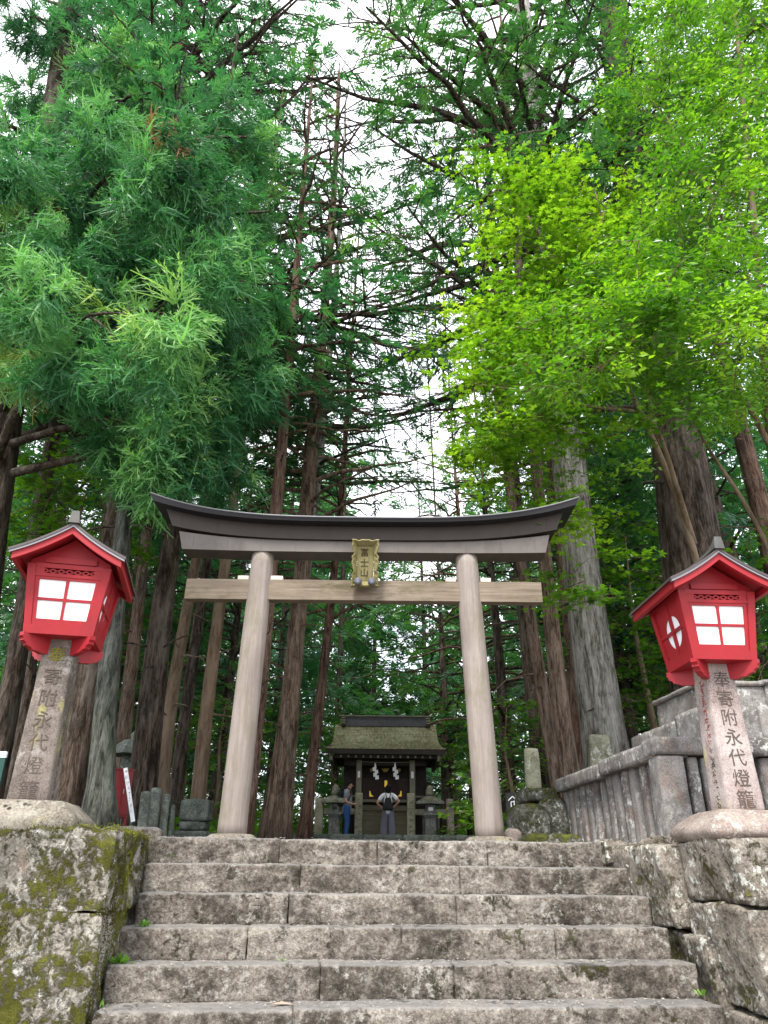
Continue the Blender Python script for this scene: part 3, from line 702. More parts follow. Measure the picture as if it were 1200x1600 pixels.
    for s in (-.40, .40): mb.add(np.array([(s - .02, -.438, rz_(.42) - .045), (s + .02, -.438, rz_(.42) - .045), (s + .02, .438, rz_(.42) - .045), (s - .02, .438, rz_(.42) - .045), (s - .02, -.438, rz_(.42) + .005), (s + .02, -.438, rz_(.42) + .005), (s + .02, .438, rz_(.42) + .005), (s - .02, .438, rz_(.42) + .005)]) @ RM.T, BOXF)
    mb.build('soffit', M['red'], roof)
    mb = MB(); ys = np.linspace(-.52, .52, 25)
    e = np.clip((np.abs(ys) - .30) / .22, 0, 1) ** 2
    for i in range(len(ys) - 1):
        pass
    V = []
    for y, q in zip(ys, e):
        zb_ = ZR + .03; zt_ = ZR + .068 + .066 * q; wd = .026 + .003 * q
        V += [(-wd - .015, y, zb_), (wd + .015, y, zb_), (wd, y, zt_), (-wd, y, zt_)]
    F = [[4 * i + j, 4 * i + (j + 1) % 4, 4 * i + 4 + (j + 1) % 4, 4 * i + 4 + j] for i in range(24) for j in range(4)] + [[0, 3, 2, 1], [96, 97, 98, 99]]
    mb.add(np.array(V) @ RM.T, F); mb.build('ridge', M['finial'], roof)
    return t
lantern('stone_lantern', 'red lantern with dark roof on a mossy stone post left of the stairs', (-2.63, 5.95, 0), R(9), M['post_l'], M['base'], False, (M['inky'], M['ink2']), False, 3, 1.425, R(3))
lantern('stone_lantern', 'red lantern with dark roof on a red lettered stone post right of the stairs', (2.76, 6.12, 0), R(5), M['post_r'], M['base_r'], True, (M['ink2'], M['ink2']), True, 9, 1.325, R(-3))
# ------------------------------------------------------------------ stone balustrade and terrace on the right
fo = np.array([2.5, 7.2, 0.0]); fr_ = thing('stone_fence', 'low stone balustrade with lichen spotted coping right of the gate', 'fence', fo, 0)
A0, A1 = np.array([2.36, 10.45]), np.array([2.555, 7.12])       # run along the path, then turns right
dirA = (A1 - A0) / np.linalg.norm(A1 - A0); angA = math.atan2(dirA[1], dirA[0])
def runM(org, ang, off):
    Rm = rotz(ang)
    return lambda V: V @ Rm.T + np.array([org[0], org[1], 0]) - off
LA = np.linalg.norm(A1 - A0)
mb = MB(); stone(mb, (-.05, -.02, .70), (LA * .52, .30, .86), .05, .012, .003, 10, 2, .002, M=runM(A0, angA, fo)); mb.build('coping', M['fence'], fr_, smooth=True)
mb = MB(); stone(mb, (LA * .52 + .006, -.02, .725), (LA + .0, .30, .885), .05, .012, .003, 10, 3, .002, M=runM(A0, angA, fo)); mb.build('coping', M['fence'], fr_, smooth=True)
mb = MB(); stone(mb, (2.265, 7.02, .745), (5.4, 7.36, .905), .05, .012, .003, 10, 4, .002, M=lambda V: V - fo + np.array([.25, .03, 0]) - 0); 
mb.build('coping', M['fence'], fr_, smooth=True)
rs = random.Random(5)
nb = 14
for i in range(nb):
    s_ = .06 + (LA - .20) * i / (nb - 1); w = rs.uniform(.052, .066)
    mb = MB(); c = A0 + dirA * s_
    prof = [(w * 1.3, -.08), (w * 1.3, .3), (w * 1.25, .74)]
    mb.lathe(prof, 8, (0, 0, 0), rot=pi / 8)
    V = np.concatenate(mb.V); nrm = np.array([-dirA[1], dirA[0]])
    mb2 = MB(); stone(mb2, (-w * 1.25, -w * 1.2, -.1), (w * 1.25, w * 1.2, .735), .04, .014, .002, 12, 20 + i, .002, M=lambda V: V @ rotz(angA).T + np.array([c[0] - dirA[1] * .14, c[1] + dirA[0] * .14, 0]) - fo)
    mb2.build('baluster', M['fence'], fr_, smooth=True)
mb = MB(); stone(mb, (2.53, 7.06, -.1), (2.78, 7.32, .742), .04, .02, .005, 10, 50, .004, M=lambda V: V - fo); mb.build('corner_post', M['fence'], fr_, smooth=True)
for i, (x0, x1) in enumerate(((2.83, 2.93), (2.96, 3.22), (3.27, 3.4), (3.5, 3.75), (3.85, 3.98), (4.1, 4.35), (4.5, 4.65))):
    mb = MB(); stone(mb, (x0, 7.12, -.1), (x1, 7.30, .738), .04, .025, .005, 10, 70 + i, .005, M=lambda V: V - fo); mb.build('baluster', M['fence'], fr_, smooth=True)
tw = thing('stone_terrace', 'stepped grey stone plinth rising behind the balustrade and right lantern', 'plinth', (3.6, 8.4, 0), 0); to_ = np.array([3.6, 8.4, 0])
def tpoly(mb, x0, y0, yb, x1, z0, z1, res, seed, sk=-.09):
    stone(mb, (x0, y0, z0), (x1, yb, z1), res, .02, .006, 9, seed, .005, M=lambda V: np.stack([V[:, 0] + sk * (V[:, 1] - y0), V[:, 1], V[:, 2]], -1) - to_)
for (x0, y0, yb, x1, z0, z1, sd) in ((3.36, 7.9, 9.1, 5.0, -.1, .98, 1), (3.36, 7.85, 8.5, 3.95, .985, 1.355, 2), (3.955, 7.85, 9.2, 5.0, .985, 1.36, 3), (3.36, 8.505, 9.9, 3.95, .985, 1.33, 4)):
    mb = MB(); tpoly(mb, x0, y0, yb, x1, z0, z1, .06, sd); mb.build('stone_block', M['fence'], tw, smooth=True)
for (x0, y0, yb, x1, z0, z1, sd) in ((3.66, 8.5, 9.7, 4.40, 1.36, 1.70, 5), (4.41, 8.5, 9.7, 5.2, 1.362, 1.72, 6)):
    mb = MB(); tpoly(mb, x0, y0, yb, x1, z0, z1, .06, sd); mb.build('stone_block', M['fence'], tw, smooth=True)
    mb = MB(); tpoly(mb, x0 - .03, y0 - .04, yb + .03, x1 + (-.004), z1 + .002, z1 + .06, .06, sd + 9); mb.build('coping', M['fence'], tw, smooth=True)

# ------------------------------------------------------------------ rocks, steles and gravestones
def rock(name, lab, c, d, mat, seed, big=.08, cat='rock', res=None, rad=.45):
    mb = MB(); d = np.asarray(d, float); h = d / 2
    stone(mb, -h, h, res or max(d) / 16, min(h) * rad * 2, .012, 9, seed, big)
    o = mb.build(name, mat, None, smooth=True); o.location = c; return setp(o, lab, cat)
rock('mossy_rock', 'large round mossy boulder beside the right pillar of the gate', (1.92, 10.4, .28), (.62, .7, .62), M['rock'], 1)
rock('mossy_rock', 'dark mossy boulder tucked against the end of the balustrade', (2.28, 10.75, .24), (.42, .8, .80), M['rock'], 2)
rock('mossy_rock', 'flat mossy slab of rock lying under the stone stele', (2.13, 10.7, .665), (.56, .5, .2), M['rock'], 3, .04)
rock('mossy_rock', 'low mossy rock at the foot of the large boulder', (2.05, 9.95, .04), (.8, .4, .2), M['rock'], 4, .05)
rock('pale_rock', 'pale round cobble beside the foot of the right pillar', (1.66, 10.05, .12), (.2, .2, .24), M['base_r'], 6, .03)
rock('mossy_rock', 'small mossy cobble at the top of the left boulder wall', (-2.66, 7.25, .04), (.17, .15, .11), M['rock'], 8, .02)
def slab(name, lab, lo, hi, mat, seed, cat='stele', top=1.0, tilt=0.0, topx=0.0, rad=.03, res=.06):
    lo = np.asarray(lo, float); hi = np.asarray(hi, float); c = np.array([(lo[0] + hi[0]) / 2, (lo[1] + hi[1]) / 2, lo[2]])
    mb = MB(); H = hi[2] - lo[2]
    def w(V):
        V = V - c; t = np.clip(V[:, 2] / H, 0, 1)[:, None]; V = V.copy(); V[:, :2] *= 1 + (top - 1) * t; V[:, 0] += (tilt * t[:, 0]); return V
    stone(mb, lo, hi, res, rad, .005, 9, seed, .01, M=w)
    o = mb.build(name, mat, None, smooth=True); o.location = c; return setp(o, lab, cat)
slab('stone_stele', 'narrow upright stone stele standing on the mossy rocks', (1.98, 10.6, .72), (2.19, 10.76, 1.29), M['stele'], 3, top=.88)
slab('stone_stele', 'broad pointed olive stele behind the balustrade at the foot of the pale trunk', (3.23, 12.3, -.1), (3.86, 12.6, 1.76), M['stele'], 4, top=.5, rad=.06)
for i, (px0, px1, y0, lab) in enumerate(((222, 237, 1236, 'left most of a row of grey green stone posts near the red cabinet'), (238, 254, 1230, 'tallest grey green stone post of the row near the red cabinet'), (256, 268, 1239, 'third grey green stone post of the row, right of the tallest'), (269, 275, 1256, 'short thin grey green post ending the row right of the red cabinet'),
                                         (84, 104, 1247, 'stone post half hidden behind the left lantern base'), (148, 157, 1248, 'narrow stone post between grey green trunk and red cabinet'), (207, 213, 1262, 'stub of stone post just right of the leaning sign'))):
    Yp = 12.0 + .05 * i; a = at(px0, y0, Yp); b = at(px1, y0, Yp)
    slab('stone_post', lab, (a[0], Yp, -.05), (b[0], Yp + .16, a[2]), M['grave'], 80 + i, 'stone post', .96, tilt=-.03, rad=.035)['group'] = 'small grey green stone posts left of the gate'
mb = MB(); p0 = np.array([-3.05, 13.2, 0]); 
gm = thing('stone_monument', 'dark mossy stone monument block with a blocky base left of the gate', 'monument', p0)
for nm, lo, hi, sd in (('base', (-.3, -.25, -.05), (.25, .25, .28), 1), ('plinth', (-.24, -.2, .285), (.2, .2, .42), 2), ('block', (-.25, -.22, .425), (.22, .22, .76), 3)):
    mb = MB(); stone(mb, lo, hi, .06, .03, .008, 9, sd, .01); mb.build(nm, M['grave'], gm, smooth=True)
# stone lantern behind the red cabinet
pL = at(190, 1300, 14.5); pL[2] = .05
sl = thing('garden_lantern', 'dark weathered stone lantern among the trunks behind the red cabinet', 'stone lantern', pL)
for nm, prof in (('shaft', [(.0, 0), (.26, 0), (.26, .2), (.17, .26), (.15, 1.05), (.24, 1.1)]), ('firebox', [(.0, 1.1), (.26, 1.11), (.26, 1.2), (.2, 1.22), (.2, 1.55), (.0, 1.56)]), ('cap', [(.0, 1.56), (.46, 1.57), (.42, 1.66), (.2, 1.84), (.08, 1.86), (.1, 1.95), (.0, 2.06)])):
    mb = MB(); mb.lathe(prof, 6, rot=.4); mb.build(nm, M['grave'], sl)
# red cabinet
co = np.array([-3.68, 11.0, .0]); cb = thing('red_cabinet', 'dark red metal cabinet on short legs between the cedar trunks', 'cabinet', co, R(40))
mb = MB(); mb.span((-.13, -.13, .36), (.13, .13, .97)); mb.build('body', M['redbox'], cb)
mb = MB(); mb.span((-.145, -.145, .972), (.145, .145, .99)); mb.build('top', M['redbox'], cb)
for x in (-.11, .11):
    for y in (-.11, .11):
        mb = MB(); mb.span((x - .018, y - .018, .0), (x + .018, y + .018, .358)); mb.build('leg', M['redbox'], cb)
mb = MB(); mb.span((.0, -.142, .40), (.12, -.132, .95)); d_ = mb.build('door', M['redbox'], cb)
mb = MB(); mb.span((.012, -.156, .66), (.022, -.143, .72)); mb.build('handle', M['copper_e'], d_)
mb = MB(); mb.span((-.12, -.142, .40), (-.004, -.132, .95)); mb.build('door', M['redbox'], cb)
# leaning white sign
a = at(196, 1200, 10.8); b = at(208, 1284, 10.8)
sgn = thing('sign_board', 'narrow white sign strip with black and red characters leaning by the red cabinet', 'sign', b, 0)
ang = math.atan2(a[0] - b[0], a[2] - b[2]); Ls = np.hypot(a[0] - b[0], a[2] - b[2])
mb = MB(); mb.box((0, 0, 0), (.055, .012, Ls)); mb.V = [(v + np.array([0, 0, Ls / 2])) @ roty(ang).T for v in mb.V]; bd = mb.build('board', M['white'], sgn)
for i, z in enumerate(np.linspace(Ls * .93, Ls * .2, 8)):
    mb = MB(); strokes(mb, np.array([0, -.0075, z]), .04, .058, random.Random(i), 0, np.array([1.0, 0, 0]), np.array([0, 0, 1.0]), np.array([0, -1.0, 0]), 6)
    mb.V = [v @ roty(ang).T for v in mb.V]; mb.build('character', M['ink'] if i < 5 else M['inkr'], bd)
# small sign with white mountain mark, thin grey post, green panel
p = at(805, 1252, 14.0); ms = thing('dark_sign', 'small black sign with a white gabled mark beyond the right pillar', 'sign', (p[0], 14, p[2] - .16))
mb = MB(); mb.span((-.16, 0, .0), (.16, .03, .3)); mb.build('board', M['dkmetal'], ms)
mb = MB(); mb.span((-.02, .032, -1.0), (.02, .06, .1)); mb.build('stake', M['dkmetal'], ms)
mb = MB()
for (x0, z0, x1, z1) in ((-.12, .17, -.045, .24), (-.045, .24, .03, .17), (-.075, .05, -.075, .15), (-.02, .05, -.02, .17), (-.075, .15, -.02, .15), (.09, .06, .09, .25), (.07, .2, .11, .2), (.07, .12, .11, .12)):
    mb.tube([(x0, -.004, z0), (x1, -.004, z1)], .009, 5)
mb.build('mark', M['white'], ms)
p = at(446, 1300, 16); mb = MB(); mb.span((-.045, -.03, -.25), (.035, .03, .42)); o = mb.build('marker_post', m_plain('grey_marker_post', (.33, .34, .36), .7), None); o.location = p; setp(o, 'thin grey marker post just right of the left pillar', 'post')
gp = thing('green_panel', 'dark green panel with white top rail at the left edge behind the stone post', 'panel', (-4.62, 9.0, .3))
mb = MB(); mb.span((-.5, 0, -.3), (.235, .03, .59)); mb.build('panel', M['greenp'], gp)
mb = MB(); mb.span((-.5, -.005, .592), (.235, .035, .66)); mb.build('rail', M['white'], gp)

# ------------------------------------------------------------------ kerb before the shrine
mb = MB(); x = -9
while x < 11:
    w = rs.uniform(1.0, 1.5); stone(mb, (x + .01, 22.55, .2), (x + w, 22.9, .583 + rs.uniform(-.006, .006)), .12, .03, .008, 6, int(x * 7), .006); x += w
o = mb.build('kerb', M['grave'], None, smooth=True); setp(o, 'long low grey stone kerb in front of the shrine', 'kerb')

# ------------------------------------------------------------------ shrine
SG = .45; sho = np.array([.13, 25.0, SG]); sh = thing('shrine', 'small dark wooden shrine with mossy shingle roof beyond the gate', 'shrine', sho)
def sb(lo, hi, name, mat, parent=sh):
    mb = MB(); mb.span(np.asarray(lo, float) - sho, np.asarray(hi, float) - sho); return mb.build(name, mat, parent)
m, n, l, out = newmat('mossy_shingles'); g_ = coord(n)
sx = n.new('ShaderNodeSeparateXYZ'); l.new(g_, sx.inputs[0])
a_ = noise(n, l, mapping(n, l, g_, (6, 1.5, 1.5)), 3, 6, .7); b_ = noise(n, l, g_, 1.3, 5, .7)
r = ramp(n, [(.38, (.12, .115, .065)), (.5, (.25, .245, .14)), (.6, (.36, .355, .25)), (.7, (.52, .51, .44))]); l.new(mth(n, l, 'ADD', mth(n, l, 'MULTIPLY', a_, .6), mth(n, l, 'MULTIPLY', b_, .4)), r.inputs[0])
c_ = mixc(n, l, mth(n, l, 'MULTIPLY', step(n, l, noise(n, l, mapping(n, l, g_, (1, 3, 3)), 2.5, 5), .62, .68), .7), r.outputs[0], (.12, .055, .035))
princ(n, l, out, c_, .9, bump(n, l, a_, .02), spec=.1); M['shingle'] = m
# roof: curved front and back slopes in courses
rf = MB(); ncs = 22; V = []; prof = []
for sgn_ in (-1, 1):
    for i in range(ncs + 1):
        t = i / ncs; y = 25.95 + sgn_ * (.0 + 1.75 * t); z = 4.14 - 1.02 * t + .0 - .16 * math.sin(pi * t)
        prof.append((y, z))
def roofx(t): return 1.72 + .02 * t + .16 * t ** 4
for sgn_, pr in ((-1, prof[:ncs + 1]), (1, prof[ncs + 1:])):
    for i in range(ncs):
        (ya, za), (yb, zb_) = pr[i], pr[i + 1]; hx0, hx1 = roofx(i / ncs), roofx((i + 1) / ncs)
        lift = .03
        v = [(-hx0 + .13, ya, za), (hx0 + .13, ya, za), (hx1 + .13, yb, zb_ + lift), (-hx1 + .13, yb, zb_ + lift), (-hx1 + .13, yb, zb_ - .002), (hx1 + .13, yb, zb_ - .002)]
        v = [np.array(q) - sho for q in v]
        f = [[0, 1, 2, 3], [3, 2, 5, 4]]
        if sgn_ < 0: f = [x_[::-1] for x_ in f]
        rf.add(v, f)
roof = rf.build('roof', M['shingle'], sh)
mb = MB()   # thick dark eave layer
for sgn_, pr in ((-1, prof[:ncs + 1]), (1, prof[ncs + 1:])):
    for i in range(ncs):
        (ya, za), (yb, zb_) = pr[i], pr[i + 1]; hx0, hx1 = roofx(i / ncs) - .01, roofx((i + 1) / ncs) - .01
        v = [np.array(q) - sho for q in ((-hx0 + .13, ya, za - .16), (hx0 + .13, ya, za - .16), (hx1 + .13, yb - sgn_ * .01, zb_ - .16), (-hx1 + .13, yb - sgn_ * .01, zb_ - .16), (-hx0 + .13, ya, za - .006), (hx0 + .13, ya, za - .006), (hx1 + .13, yb - sgn_ * .01, zb_ - .006), (-hx1 + .13, yb - sgn_ * .01, zb_ - .006))]
        mb.add(v, BOXF)
mb.build('eave', M['sh_wood'], roof)
rb = sb((-1.22, 25.80, 4.08), (1.50, 26.10, 4.385), 'ridge', m_plain('grey_ridge_boards', (.085, .085, .095), .7, 0, .3, .6, 9), roof)
sb((-1.47, 25.72, 4.39), (1.75, 26.18, 4.425), 'ridge_cap', M['sh_post'], roof)
for x in (-1.38, 1.5):
    for i in range(4): sb((x, 25.70 - .02 * i, 4.36 - .085 * i - .05), (x + .14, 26.2, 4.36 - .085 * i), 'ridge_end', M['sh_post'] if i < 3 else M['sh_wood'], roof)
sb((-1.5, 24.42, 2.86), (1.76, 24.56, 2.99), 'eave_beam', M['sh_wood'])
mbr = MB()
for i in range(13):
    x = -1.28 + i * .235
    sb((x - .03, 24.33, 2.865), (x + .03, 24.40, 2.935), 'rafter_end', M['sh_post'])
for x in (-1.6, 1.82): sb((x - .05, 24.36, 2.78), (x + .05, 27.4, 2.98), 'purlin', M['sh_post'])
for x in (-.715, 1.0):
    pp = sb((x - .085, 24.9, SG - .02), (x + .085, 25.07, 2.86), 'pillar', M['sh_post'])
    sb((x - .04, 24.885, 2.32), (x + .04, 24.898, 2.52), 'paper_tag', M['white'], pp)
sb((-1.2, 24.93, 2.70), (1.46, 25.04, 2.858), 'lintel', M['sh_wood'])
sb((-1.25, 25.9, SG), (1.5, 27.4, 3.3), 'hall', M['sh_wood'])
dk = m_wood('dark_brown_door_wood', (.035, .024, .022), (.06, .042, .038), (.10, .072, .066), 2, 26)
for i in range(8):
    x0 = -.62 + i * .1875 + .0; sb((x0, 25.85 + .01 * (i % 2), 1.66), (x0 + .184, 25.895, 2.42), 'door_panel', dk)
sb((-.70, 25.83, 2.43), (.96, 25.895, 2.53), 'door_frame', M['sh_wood'])
for (x0, x1, z0, z1) in ((.11, .20, 2.13, 2.33),):
    sb((x0, 25.80, z0), (x1, 25.83, z1), 'gold_fitting', M['gold'])
def tri(px, sg_):
    mb = MB(); c = at(px, 1244.5, 25.8) - sho
    mb.prism([(0, 0), (sg_ * .15, 0), (sg_ * .10, .03), (sg_ * .05, .08), (sg_ * .04, .16), (0, .17)][::sg_], 0, .02, lambda v: np.stack([v[:, 0], v[:, 2], v[:, 1]], -1) + c); mb.build('gold_fitting', M['gold'], sh)
tri(577, 1); tri(627.5, -1)
p = at(609, 1238, 25.8); sb(p - (.03, 0, .05), p + (.03, .02, .05), 'gold_fitting', M['gold'])
gd = m_plain('dim_gold_ornament', (.30, .22, .05), .6, .4, .4, .5, 20)
for px in (580, 602, 624):
    p = at(px, 1203, 25.3); w = .13 if px == 602 else .05
    mb = MB(); mb.prism([(-w, .06), (-w * .4, -.06), (w * .4, -.06), (w, .06), (w * .3, .02), (0, .07), (-w * .3, .02)], 0, .03, lambda v: np.stack([v[:, 0], v[:, 2], v[:, 1]], -1) + p - sho); mb.build('gold_fitting', gd, sh)
sb((-.70, 25.25, 1.62), (.97, 25.5, 1.70), 'threshold', M['sh_post']); sb((-.70, 25.52, 1.44), (.97, 25.85, 1.655), 'floor', M['sh_wood'])
sb((-.70, 25.2, 1.37), (.97, 25.32, 1.52), 'floor_beam', M['sh_plank'])
for i in range(6): sb((-.62, 25.28 - .004 * (i % 2), SG + .0 + i * .155), (.93, 25.34, SG + .151 + i * .155), 'plank', M['sh_plank'])
for z in (1.60, 1.77): 
    sb((1.06, 25.2, z), (1.5, 25.25, z + .05), 'railing', M['sh_post']); sb((-1.2, 25.2, z), (-.8, 25.25, z + .05), 'railing', M['sh_post'])
for x in (-1.19, 1.44): sb((x, 25.16, 1.3), (x + .08, 25.3, 2.0), 'railing_post', M['sh_post'])
# rope and paper streamers
mb = MB(); xs = np.linspace(-.63, .92, 15); mb.tube(np.stack([xs, 24.84 + 0 * xs, 2.80 - .02 * np.sin((xs + .63) / 1.55 * pi)], -1), .008, 5); o = mb.build('rope', m_plain('straw_rope', (.35, .30, .2), .9), None); setp(o, 'thin straw rope strung between the two shrine pillars', 'rope')
for px, lab in ((586, 'white folded paper streamer hanging left of the shrine door'), (617, 'white folded paper streamer hanging right of the shrine door')):
    p = at(px, 1192, 24.83); mb = MB(); x, z = 0, 0; w = .07
    mb.add([(-.01, 0, 0), (.02, 0, 0), (.05, -.004, -.16), (-.03, -.004, -.16)], [[0, 1, 2, 3]])
    for i in range(4):
        x = (.03 if i % 2 else -.02) + .012 * i; z = -.14 - i * .085
        mb.add([(x - w * .8, -.01 * (i % 2), z), (x + w * .8, -.01 * (i % 2), z + .015), (x + w * .9, -.012 - .01 * (i % 2), z - .10), (x - w * .7, -.012 - .01 * (i % 2), z - .115)], [[0, 1, 2, 3]])
    o = mb.build('paper_streamer', M['white'], None); o.location = p; setp(o, lab, 'paper streamer', 'paper streamers on the shrine')
# stone posts and rails in front of the shrine
for pxs, y0, nm, rust in (((493, 506.5, 554.8, 566.8), (1247, 1239), 'left', 0), ((636, 648, 696.6, 708.4), (1239.5, 1248.5), 'right', 1)):
    a, b, c, d = [at(q, 1250, 24.5)[0] for q in pxs]
    z1 = at(pxs[0], y0[0], 24.5)[2]; z2 = at(pxs[3], y0[1], 24.5)[2]
    o_ = np.array([(a + d) / 2, 24.5, SG]); f_ = thing('stone_railing', ('pale stone railing of two square posts before the shrine, beside the man with backpack' if not rust else 'stone railing with a rust streaked outer post before the shrine, right of the woman'), 'railing', o_)
    for (x0, x1, zt, inner) in ((a, b, z1, rust == 1), (c, d, z2, rust == 0)):
        mb = MB(); stone(mb, (x0, 24.38, SG - .05), (x1, 24.62, zt), .06, .02, .005, 8, int(abs(x0) * 50), M=lambda V: V - o_)
        ps = mb.build('post', M['post_r'] if (rust and not inner) else M['gran'], f_, smooth=True)
        if inner:
            mb = MB()
            for i, z in enumerate(np.linspace(.25, zt - SG - .25, 6)): strokes(mb, np.array([(x0 + x1) / 2 - o_[0], -.128, z]), .16, .15, random.Random(i + rust * 9), 0, np.array([1.0, 0, 0]), np.array([0, 0, 1.0]), np.array([0, -1.0, 0]), 5)
            mb.build('inscription', m_plain('worn_carved_cut', (.13, .12, .08), .9), ps)
    mb = MB(); stone(mb, (b + .003, 24.42, 1.20), (c - .003, 24.58, 1.38), .08, .02, .005, 8, 5, M=lambda V: V - o_); mb.build('rail', M['gran'], f_, smooth=True)
    for q in (.3, .72):
        x = lerp(b, c, q); mb = MB(); stone(mb, (x - .06, 24.44, SG - .05), (x + .06, 24.56, 1.197), .08, .02, .005, 8, 6, M=lambda V: V - o_); mb.build('baluster', M['lant'], f_, smooth=True)
# stone lanterns flanking the shrine
for px, lab, capm in ((522, 'grey stone lantern with moss topped cap half hidden by the man', 'moss'), (673, 'grey stone lantern with round finial at the right of the shrine', 'plain')):
    p = at(px, 1300, 24.1); p[2] = SG; t = thing('shrine_lantern', lab, 'stone lantern', p, 0, 'stone lanterns before the shrine')
    for nm, prof, mt in (('shaft', [(.0, 0), (.36, 0), (.35, .1), (.24, .16), (.2, .2), (.19, .62), (.22, .66), (.0, .66)], M['lant']), ('platform', [(.0, .66), (.2, .66), (.3, .73), (.3, .79), (.0, .79)], M['lant']),
                         ('firebox', [(.0, .79), (.18, .79), (.18, 1.02), (.0, 1.02)], M['lant']), ('cap', [(.0, 1.02), (.5, 1.04), (.5, 1.10), (.3, 1.2), (.12, 1.27), (.0, 1.28)], M['stele'] if capm == 'moss' else M['lant']), ('finial', [(.0, 1.28), (.11, 1.29), (.13, 1.36), (.1, 1.42), (.12, 1.47), (.08, 1.55), (.0, 1.6)], M['stele'])):
        mb = MB(); mb.lathe([(a * .97, b) for a, b in prof], 6 if nm != 'finial' else 12, rot=R(30)); q = mb.build(nm, mt, t, smooth=nm == 'finial')
        if nm == 'firebox':
            mb = MB(); mb.span((-.07, -.182, .85), (.07, -.16, .95)); mb.build('opening', M['white'] if capm == 'plain' else M['dkmetal'], q)

# ------------------------------------------------------------------ people
def skin(name, nodes, edges, mat, parent, sub=2, M4=None):
    names = list(nodes); me = bpy.data.meshes.new(name); V = [nodes[k][0] for k in names]
    me.from_pydata([tuple(v) for v in V], [(names.index(a), names.index(b)) for a, b in edges], [])
    o = bpy.data.objects.new('tmp_skin', me); COL.objects.link(o)
    o.modifiers.new('s', 'SKIN')
    for i, k in enumerate(names):
        r = nodes[k][1]; r = (r, r) if not isinstance(r, tuple) else r
        me.skin_vertices[0].data[i].radius = r; me.skin_vertices[0].data[i].use_root = i == 0
    sm = o.modifiers.new('d', 'SUBSURF'); sm.levels = sub; sm.render_levels = sub
    dg = bpy.context.evaluated_depsgraph_get(); dg.update()
    m2 = bpy.data.meshes.new_from_object(o.evaluated_get(dg)); bpy.data.objects.remove(o); bpy.data.meshes.remove(me)
    m2.name = name; m2.materials.clear(); m2.materials.append(mat); m2.polygons.foreach_set('use_smooth', np.ones(len(m2.polygons), bool))
    q = bpy.data.objects.new(name, m2); COL.objects.link(q); q.parent = parent; return q
SKIN = m_plain('skin', (.50, .29, .20), .5, 0, .35, .06); HAIR = m_plain('black_hair', (.010, .009, .010), .75, 0, .15)
